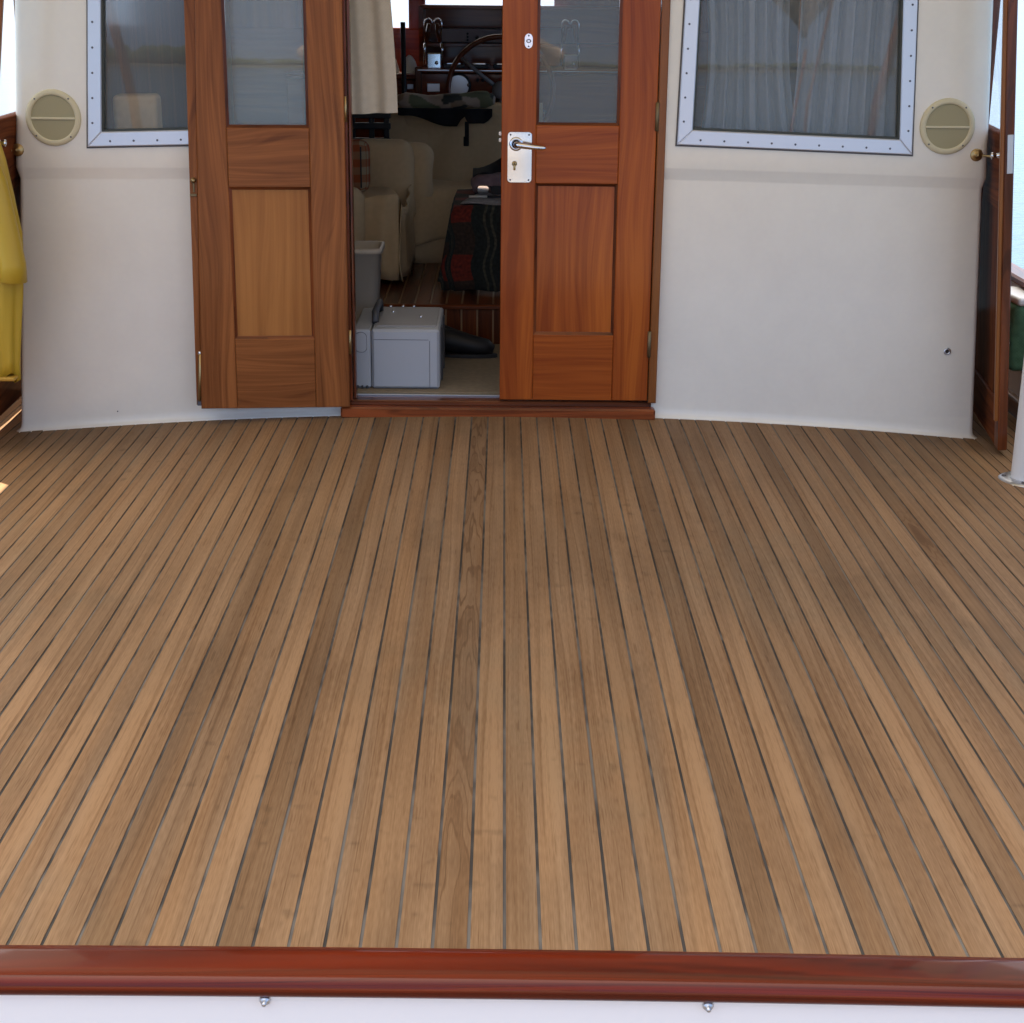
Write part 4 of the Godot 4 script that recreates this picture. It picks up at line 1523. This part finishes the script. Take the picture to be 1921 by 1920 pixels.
# ------------------------------------------------------------------ the helm
func build_helm() -> void:
	var st: SurfaceTool
	var h := thing("helm_console", "varnished helm console under the windscreen at the far end of the saloon", "console", Vector3(0, 0.2, -8.6))
	st = ST()
	box(st, Vector3(0.15, 0.38, -0.15), Vector3(1.20, 0.76, 0.30), 0.006, 0)
	part(h, "front", st, M.helm_wood)
	st = ST()
	box(st, Vector3(0.15, 0.772, -0.18), Vector3(1.21, 0.02, 0.42), 0.005, 0)
	part(h, "counter", st, M.helm_wood)
	st = ST()
	box(st, Vector3(-0.80, 0.36, -0.22), Vector3(0.70, 0.72, 0.28), 0.006, 0)
	box(st, Vector3(-0.80, 0.735, -0.20), Vector3(0.70, 0.02, 0.34), 0.004, 0)
	part(h, "side_shelf", st, M.helm_wood)
	st = ST()
	box(st, Vector3(-0.452, 0.46, 0.005), Vector3(0.035, 0.66, 0.05), 0.004, 1)
	part(h, "corner_post", st, M.dark_wood)
	st = ST()
	box(st, Vector3(0.15, 0.775, 0.031), Vector3(1.21, 0.006, 0.006), 0.001, 0)
	part(h, "edge_strip", st, M.steel)
	# hood with the radio
	st = ST()
	box(st, Vector3(0.1, 1.085, -0.28), Vector3(1.10, 0.02, 0.30), 0.004, 0)
	box(st, Vector3(0.1, 0.93, -0.42), Vector3(1.10, 0.30, 0.02), 0.003, 0)
	box(st, Vector3(0.1, 0.895, -0.30), Vector3(1.08, 0.018, 0.24), 0.003, 0)
	part(h, "hood", st, M.helm_wood)
	st = ST()
	prism(st, PackedVector2Array([Vector2(-0.13, 0.78), Vector2(0.14, 0.78), Vector2(0.14, 1.09), Vector2(-0.15, 1.09), Vector2(-0.15, 0.98), Vector2(-0.08, 0.90)]), -0.012, 0.012, 0.003, Transform3D(Basis(Vector3.UP, PI / 2), Vector3(-0.445, 0, -0.28)))
	part(h, "hood_side", st, M.frame_wood)
	# gauges and switches on the face
	for q in [[-0.245, 0.715, 0.066], ]:
		st = ST(true)
		lathe(st, [Vector2(q[2], 0), Vector2(q[2], 0.012), Vector2(q[2] * 0.85, 0.016), Vector2(q[2] * 0.82, 0.008)], 28, facing(Vector3(q[0], q[1] - 0.02, 0.0)))
		part(h, "gauge_bezel", st, M.black)
		st = ST()
		prism(st, ellipse(q[0], q[1] - 0.02, q[2] * 0.83, q[2] * 0.83, 24), 0.0, 0.006)
		part(h, "gauge_face", st, M.steel)
	st = ST()
	box(st, Vector3(-0.375, 0.686, 0.003), Vector3(0.066, 0.042, 0.006), 0.002)
	part(h, "name_plate", st, M.steel)
	for y in [0.70, 0.66]:
		st = ST(true)
		lathe(st, [Vector2(0.013, 0), Vector2(0.012, 0.008), Vector2(0.006, 0.012), Vector2(0.0, 0.014)], 14, facing(Vector3(-0.19, y, 0.0)))
		part(h, "switch", st, M.chrome)
	for x in [-0.145, -0.118, -0.091]:
		st = ST(true)
		lathe(st, [Vector2(0.009, 0), Vector2(0.008, 0.006), Vector2(0.0, 0.007)], 12, facing(Vector3(x, 0.725, 0.0)))
		part(h, "switch", st, M.black)
	st = ST()
	box(st, Vector3(-0.50, 0.685, -0.077), Vector3(0.032, 0.026, 0.006), 0.002)
	part(h, "socket", st, M.steel)
	# radio
	var r := thing("marine_radio", "flat grey radio on the shelf above the helm console", "radio", Vector3(0.0, 1.104, -8.72))
	st = ST()
	box(st, Vector3(0, 0.04, -0.08), Vector3(0.72, 0.072, 0.18), 0.004)
	part(r, "case", st, M.radio)
	st = ST()
	box(st, Vector3(0, 0.04, 0.012), Vector3(0.715, 0.066, 0.006), 0.002)
	part(r, "face", st, mat(lin(0.20, 0.165, 0.17), 0.5))
	for q in [[-0.20, 0.05, 0.006], [-0.20, 0.033, 0.006], [-0.20, 0.018, 0.006], [-0.15, 0.03, 0.010], [-0.10, 0.03, 0.010]]:
		st = ST(true)
		lathe(st, [Vector2(q[2], 0), Vector2(q[2] * 0.85, 0.01), Vector2(0, 0.011)], 12, facing(Vector3(q[0], q[1], 0.014)))
		part(r, "knob", st, M.black)
	# engine levers: one set left of the wheel, one seen through the glass of the closed door
	for k in 2:
		var t := thing("engine_levers", ["pair of curved chrome engine levers left of the steering wheel", "pair of curved chrome engine levers seen through the closed door's glass"][k], "levers", [Vector3(-0.375, 0.982, -8.60), Vector3(0.33, 0.982, -8.60)][k], "engine levers")
		st = ST()
		box(st, Vector3(0.005, 0.04, 0), Vector3(0.075, 0.078, 0.07), 0.006)
		part(t, "control_box", st, M.chrome)
		st = ST(true)
		lathe(st, [Vector2(0.010, 0), Vector2(0.010, 0.008), Vector2(0.0, 0.012)], 12, facing(Vector3(0.018, 0.03, 0.035)))
		part(t, "knob", st, M.chrome)
		for s in [-1, 1]:
			st = ST(true)
			tube(st, [Vector3(s * 0.044, 0.02, 0.0), Vector3(s * 0.047, 0.085, 0.01), Vector3(s * 0.042, 0.125, 0.015)], [0.006, 0.006, 0.007], 8)
			part(t, "lever_shaft", st, M.chrome)
			st = ST(true)
			var loop: Array = []
			for i in 10:
				var a := PI * i / 9.0
				loop.append(Vector3(s * (0.024 + 0.02 * cos(a)), 0.225 + 0.022 * sin(a), 0.02))
			loop.push_front(Vector3(s * 0.040, 0.125, 0.015))
			tube(st, loop, 0.0042, 8)
			part(t, "lever_loop", st, M.chrome)
			st = ST(true)
			tube(st, [Vector3(s * 0.036, 0.13, 0.016), Vector3(s * 0.026, 0.18, 0.018), Vector3(s * 0.020, 0.222, 0.02)], [0.009, 0.012, 0.011], 8)
			part(t, "grip", st, M.dark_wood)
	# steering wheel
	var w := thing("steering_wheel", "wooden-rimmed steering wheel with grey spokes at the helm", "steering wheel", Vector3(-0.025, 0.885, -8.42))
	w.rotation_degrees.x = -12
	st = ST(true)
	var ring: Array = []
	for i in 49:
		var a := TAU * i / 48
		ring.append(Vector3(0.268 * cos(a), 0.268 * sin(a), 0))
	tube(st, ring, 0.0135, 10, false)
	part(w, "rim", st, M.frame_wood)
	st = ST(true)
	lathe(st, [Vector2(0.0, -0.02), Vector2(0.045, -0.02), Vector2(0.045, 0.012), Vector2(0.03, 0.022), Vector2(0.0, 0.025)], 24, facing(Vector3.ZERO))
	part(w, "hub", st, M.grey_hub)
	for a in [38, 142, 205, 335, 270]:
		st = ST(true)
		var dd := Vector3(cos(deg_to_rad(a)), sin(deg_to_rad(a)), 0)
		tube(st, [dd * 0.03, dd * 0.14, dd * 0.262], [0.011, 0.0095, 0.0085], 8)
		part(w, "spoke", st, M.grey_hub)
	st = ST(true)
	tube(st, [Vector3(0, 0, -0.02), Vector3(0, -0.02, -0.19)], 0.022, 12)
	part(w, "column", st, M.steel)
	# black grab pole
	var p := thing("grab_pole", "slim black grab pole standing left of the helm console", "pole", Vector3(-0.515, 0.2, -8.40))
	st = ST(true)
	tube(st, [Vector3(0, 0.0, 0), Vector3(0, 0.6, 0), Vector3(-0.004, 1.015, 0)], 0.0125, 12)
	part(p, "tube", st, M.black)
	st = ST(true)
	lathe(st, [Vector2(0.035, 0), Vector2(0.035, 0.006), Vector2(0.016, 0.012), Vector2(0.016, 0.03)], 16, Transform3D.IDENTITY)
	part(p, "foot", st, M.steel)
	# papers and a cushion on the left shelf
	for k in 3:
		var pp := thing("chart_paper", ["curled white paper leaning on the left shelf of the helm", "white paper lying flat on the left shelf of the helm", "cream paper standing beside the grab pole at the helm"][k], "paper", [Vector3(-0.585, 0.946, -8.72), Vector3(-0.56, 0.946, -8.66), Vector3(-0.485, 0.946, -8.70)][k], "papers at the helm")
		st = ST(true)
		sheet(st, 8, 8, func(u: float, v: float) -> Vector3:
			if k == 1:
				return Vector3(lerpf(-0.08, 0.08, u), 0.004 + 0.012 * u * u, lerpf(0.05, -0.06, v))
			return Vector3(lerpf(-0.035, 0.03, u) - 0.02 * v, 0.095 * v * (0.6 + 0.4 * sin(u * 3.0)) + 0.002, -0.03 * v + 0.012 * sin(u * 4.0)), 0.002)
		part(pp, "leaf", st, M.paper)
	# flat instruments on the counter, catching the windscreen light
	for k in 3:
		var ins := thing("instrument_panel", ["flat steel instrument panel on the helm counter, leftmost of three", "flat steel instrument panel on the helm counter behind the wheel rim", "flat steel instrument panel on the helm counter nearest the closed door"][k], "instrument", Vector3(-0.27 + k * 0.13, 0.982, -8.66), "instrument panels on the helm counter")
		st = ST()
		box(st, Vector3(0, 0.012, 0), Vector3(0.11, 0.022, 0.10), 0.004)
		part(ins, "case", st, M.grey_dark)
		for j in 3:
			st = ST()
			box(st, Vector3(0, 0.024, -0.03 + 0.03 * j), Vector3(0.07, 0.004, 0.012), 0.001)
			part(ins, "strip", st, M.chrome)


# ------------------------------------------------------------------ what the glass mirrors, behind the camera
func build_reflected() -> void:
	var st: SurfaceTool
	# brown raking stanchions of the awning, aft on each side
	for s in [-1, 1]:
		var t := thing("awning_strut", "brown raking awning strut mirrored in the %s-hand window" % ("left" if s < 0 else "right"), "strut", Vector3(s * 1.93, -0.25, -1.6), "awning struts")
		st = ST(true)
		tube(st, [Vector3(0, 0, 0), Vector3(s * 0.12, 1.2, 0), Vector3(s * 0.24, 1.75, 0), Vector3(s * 0.34, 2.2, 0)], 0.028, 10)
		part(t, "pole", st, M.frame_wood)
	# lower cockpit floor and hull sides aft
	st = ST()
	box(st, Vector3(0, -0.31, 0.4), Vector3(4.4, 0.08, 4.85), 0.01)
	struct("cockpit_floor", st, mat(lin(0.30, 0.22, 0.15), 0.7))
	# flag on its staff
	var f := thing("ensign", "brown drooping ensign on a staff mirrored in the right-hand window", "flag", Vector3(2.70, -0.4, 4.0))
	st = ST(true)
	tube(st, [Vector3(-0.18, 0.6, 0.02), Vector3(-0.03, 1.7, 0.02)], 0.016, 8)
	part(f, "brace", st, M.frame_wood)
	st = ST(true)
	tube(st, [Vector3(-0.01, 0.4, 0.0), Vector3(0.0, 1.2, 0), Vector3(0.17, 2.11, 0), Vector3(0.30, 2.8, 0)], 0.016, 8)
	part(f, "staff", st, M.frame_wood)
	st = ST(true)
	sheet(st, 16, 16, func(u: float, v: float) -> Vector3:
		var y := lerpf(1.79, 2.7, v)
		var half := 0.02 + 0.36 * smoothstep(0.0, 0.55, v)
		return Vector3(-0.06 - 0.10 * v + (u - 0.5) * 2.0 * half, y, 0.05 * sin(u * 14.0)), 0.004)
	part(f, "cloth", st, M.tan_cloth)
	# low shore with trees
	st = ST(true)
	for k in 60:
		var x0 := lerpf(-900.0, 700.0, k / 60.0)
		var x1 := lerpf(-900.0, 700.0, (k + 1) / 60.0)
		quad(st, Vector3(x0, -1.9, 640), Vector3(x0, -0.9, 665), Vector3(x1, -0.9, 665), Vector3(x1, -1.9, 640))
		quad(st, Vector3(x0, -0.9, 665), Vector3(x0, -0.2, 760), Vector3(x1, -0.2, 760), Vector3(x1, -0.9, 665))
	struct("shore", st, M.sand)
	st = ST(true)
	var rg := RandomNumberGenerator.new()
	rg.seed = 3
	for k in 1500:
		var x := rg.randf_range(-880, 680)
		var tall := 2.6 + 1.2 * noise.get_noise_1d(x * 0.02) + 5.0 * smoothstep(-108.0, -122.0, x) * smoothstep(-640.0, -600.0, x)
		var hgt := tall * rg.randf_range(0.7, 1.15)
		var wd := rg.randf_range(2.0, 4.5)
		var z := rg.randf_range(668, 700)
		var prof: Array = [Vector2(wd * 0.5, 0.6), Vector2(wd * 0.95, hgt * 0.4), Vector2(wd * 0.8, hgt * 0.75), Vector2(wd * 0.35, hgt * 0.97), Vector2(0.0, hgt)]
		lathe(st, prof, 7, Transform3D(Basis(Vector3.UP, rg.randf() * TAU), Vector3(x, -1.3, z)))
	var tl := part(self, "treeline", st, M.leaf)
	tag(tl, "low dark treeline on the far shore mirrored in the windows", "trees")
	tl.set_meta("kind", "stuff")


# ------------------------------------------------------------------ the person holding the camera, seen only in the glass
func skin_field(st: SurfaceTool, bones: Array, cell: float, blend: float, tint: Callable) -> void:
	# bones: [a, b, radius at a, radius at b]; surface nets over the joined tapered capsules
	var lo := Vector3(9, 9, 9)
	var hi := -lo
	for b in bones:
		var r := maxf(b[2], b[3]) + blend + cell * 2.0
		lo = lo.min(b[0] - Vector3.ONE * r).min(b[1] - Vector3.ONE * r)
		hi = hi.max(b[0] + Vector3.ONE * r).max(b[1] + Vector3.ONE * r)
	var n := Vector3i(((hi - lo) / cell).ceil()) + Vector3i.ONE
	var d := PackedFloat32Array()
	d.resize(n.x * n.y * n.z)
	d.fill(1.0)
	for b in bones:
		var r := maxf(b[2], b[3]) + blend + cell * 2.0
		var a0 := Vector3i(((b[0].min(b[1]) - Vector3.ONE * r - lo) / cell).floor()).clamp(Vector3i.ZERO, n - Vector3i.ONE)
		var a1 := Vector3i(((b[0].max(b[1]) + Vector3.ONE * r - lo) / cell).ceil()).clamp(Vector3i.ZERO, n - Vector3i.ONE)
		var ba: Vector3 = b[1] - b[0]
		var l2 := maxf(ba.length_squared(), 1e-9)
		for x in range(a0.x, a1.x + 1):
			for y in range(a0.y, a1.y + 1):
				for z in range(a0.z, a1.z + 1):
					var p := lo + Vector3(x, y, z) * cell
					var t := clampf((p - b[0]).dot(ba) / l2, 0.0, 1.0)
					var v: float = p.distance_to(b[0] + ba * t) - lerpf(b[2], b[3], t)
					var i := (x * n.y + y) * n.z + z
					var o := d[i]
					var h := maxf(blend - absf(o - v), 0.0) / blend
					d[i] = minf(o, v) - h * h * blend * 0.25
	var at := {}
	var sx := n.y * n.z
	var sy := n.z
	var offs := [0, sx, sy, sx + sy, 1, sx + 1, sy + 1, sx + sy + 1]
	var corner := [Vector3(0, 0, 0), Vector3(1, 0, 0), Vector3(0, 1, 0), Vector3(1, 1, 0), Vector3(0, 0, 1), Vector3(1, 0, 1), Vector3(0, 1, 1), Vector3(1, 1, 1)]
	var edges := [[0, 1], [2, 3], [4, 5], [6, 7], [0, 2], [1, 3], [4, 6], [5, 7], [0, 4], [1, 5], [2, 6], [3, 7]]
	for x in n.x - 1:
		for y in n.y - 1:
			for z in n.z - 1:
				var i := x * sx + y * sy + z
				if d[i] > cell * 2.0:
					continue
				var inside := 0
				for k in 8:
					if d[i + offs[k]] < 0.0:
						inside += 1
				if inside == 0 or inside == 8:
					continue
				var sum := Vector3.ZERO
				var c := 0
				for e in edges:
					var v0 := d[i + offs[e[0]]]
					var v1 := d[i + offs[e[1]]]
					if (v0 < 0.0) != (v1 < 0.0):
						sum += corner[e[0]].lerp(corner[e[1]], v0 / (v0 - v1))
						c += 1
				at[i] = lo + (Vector3(x, y, z) + sum / c) * cell
	var put := func(p: Vector3) -> void:
		st.set_color(tint.call(p))
		st.add_vertex(p)
	for i in at:
		for ax in 3:
			var step: int = [sx, sy, 1][ax]
			var s1: int = [sy, 1, sx][ax]
			var s2: int = [1, sx, sy][ax]
			if (d[i] < 0.0) == (d[i + step] < 0.0):
				continue
			if not (at.has(i - s1) and at.has(i - s2) and at.has(i - s1 - s2)):
				continue
			var q := [at[i], at[i - s1], at[i - s1 - s2], at[i - s2]]
			if d[i] < 0.0:
				q.reverse()
			for k in [0, 1, 2, 0, 2, 3]:
				put.call(q[k])


func build_person() -> void:
	var t := thing("person", "person with bare raised elbows holding a camera, mirrored in the door glass", "person", Vector3(0.0, -0.27, 0.0))
	var V := func(x: float, y: float, z: float) -> Vector3: return Vector3(x, y, z)
	var B: Array = []
	# trunk, neck
	B.append([V.call(-0.08, 0.86, 0.27), V.call(0.08, 0.86, 0.27), 0.125, 0.125])
	B.append([V.call(0, 0.86, 0.27), V.call(0, 1.10, 0.26), 0.13, 0.125])
	B.append([V.call(-0.07, 1.25, 0.26), V.call(0.07, 1.25, 0.26), 0.125, 0.125])
	B.append([V.call(0, 1.08, 0.26), V.call(0, 1.32, 0.26), 0.12, 0.12])
	B.append([V.call(-0.17, 1.395, 0.26), V.call(0.17, 1.395, 0.26), 0.062, 0.062])
	B.append([V.call(0, 1.38, 0.26), V.call(0, 1.52, 0.235), 0.062, 0.055])
	for s in [-1.0, 1.0]:
		# legs, feet
		B.append([V.call(s * 0.09, 0.84, 0.27), V.call(s * 0.11, 0.46, 0.25), 0.092, 0.06])
		B.append([V.call(s * 0.11, 0.46, 0.25), V.call(s * 0.12, 0.09, 0.29), 0.058, 0.038])
		B.append([V.call(s * 0.115, 0.34, 0.285), V.call(s * 0.12, 0.22, 0.30), 0.05, 0.042])
		B.append([V.call(s * 0.12, 0.045, 0.32), V.call(s * 0.14, 0.030, 0.13), 0.04, 0.030])
		# arms: elbows out, hands at the face
		B.append([V.call(s * 0.175, 1.40, 0.255), V.call(s * 0.345, 1.475, 0.17), 0.055, 0.041])
		B.append([V.call(s * 0.345, 1.475, 0.17), V.call(s * 0.105, 1.615, 0.075), 0.041, 0.027])
	var shirt := lin(0.06, 0.07, 0.10)
	var shorts := lin(0.16, 0.13, 0.09)
	var flesh := lin(0.36, 0.19, 0.125)
	var hair := lin(0.03, 0.02, 0.014)
	var tint := func(p: Vector3) -> Color:
		if p.y > 1.43 and absf(p.x) < 0.14:
			return flesh
		if p.y > 0.93 and p.y < 1.47 and absf(p.x) < 0.24:
			return shirt
		if p.y > 0.50 and p.y <= 0.93:
			return shorts
		return flesh
	var st := ST(true)
	skin_field(st, B, 0.014, 0.035, tint)
	# head
	var H: Array = []
	H.append([V.call(0, 1.665, 0.225), V.call(0, 1.72, 0.25), 0.088, 0.092])
	H.append([V.call(0, 1.60, 0.19), V.call(0, 1.66, 0.20), 0.055, 0.07])
	H.append([V.call(0, 1.575, 0.17), V.call(0, 1.59, 0.175), 0.03, 0.035])
	H.append([V.call(0, 1.675, 0.145), V.call(0, 1.635, 0.125), 0.010, 0.016])
	for s in [-1.0, 1.0]:
		H.append([V.call(s * 0.088, 1.655, 0.24), V.call(s * 0.095, 1.695, 0.25), 0.010, 0.015])
		H.append([V.call(s * 0.02, 1.698, 0.147), V.call(s * 0.045, 1.70, 0.155), 0.011, 0.010])
	H.append([V.call(-0.018, 1.605, 0.128), V.call(0.018, 1.605, 0.128), 0.010, 0.010])
	skin_field(st, H, 0.007, 0.016, func(p: Vector3) -> Color: return hair if p.y > 1.735 + (0.25 - p.z) * 0.25 or (p.z > 0.27 and p.y > 1.60) else flesh)
	# hands curled round the camera body
	for s in [-1.0, 1.0]:
		var F: Array = []
		F.append([V.call(s * 0.105, 1.615, 0.075), V.call(s * 0.072, 1.648, 0.052), 0.024, 0.026])
		F.append([V.call(s * 0.070, 1.668, 0.046), V.call(s * 0.072, 1.630, 0.048), 0.017, 0.017])
		var lens := [0.034, 0.038, 0.036, 0.028]
		for k in 4:
			var y := 1.690 - 0.0175 * k
			var a: Vector3 = V.call(s * 0.066, y, 0.032)
			var b: Vector3 = a + V.call(-s * lens[k] * 0.5, 0.002, -0.013)
			var c: Vector3 = b + V.call(-s * lens[k] * 0.5, -0.003, 0.004)
			F.append([V.call(s * 0.074, lerpf(y, 1.65, 0.4), 0.046), a, 0.010, 0.0088])
			F.append([a, b, 0.0088, 0.0082])
			F.append([b, c, 0.0082, 0.0072])
		F.append([V.call(s * 0.068, 1.635, 0.058), V.call(s * 0.046, 1.640, 0.062), 0.0115, 0.010])
		F.append([V.call(s * 0.046, 1.640, 0.062), V.call(s * 0.026, 1.648, 0.060), 0.0098, 0.008])
		skin_field(st, F, 0.0035, 0.005, func(_p: Vector3) -> Color: return flesh)
	var m := mat(Color.WHITE, 0.6)
	m.vertex_color_use_as_albedo = true
	part(t, "body", st, m)
	var c := thing("compact_camera", "small silver camera held at the face, mirrored in the door glass", "camera", Vector3(0, 1.36, 0.036))
	st = ST()
	box(st, Vector3(0, 0.032, 0), Vector3(0.094, 0.060, 0.022), 0.005)
	part(c, "case", st, M.steel)
	st = ST(true)
	lathe(st, [Vector2(0.020, 0), Vector2(0.020, 0.010), Vector2(0.017, 0.012), Vector2(0.014, 0.009), Vector2(0, 0.008)], 20, Transform3D(Basis(Vector3.RIGHT, -PI / 2), Vector3(0.012, 0.03, -0.011)))
	part(c, "objective", st, M.black)
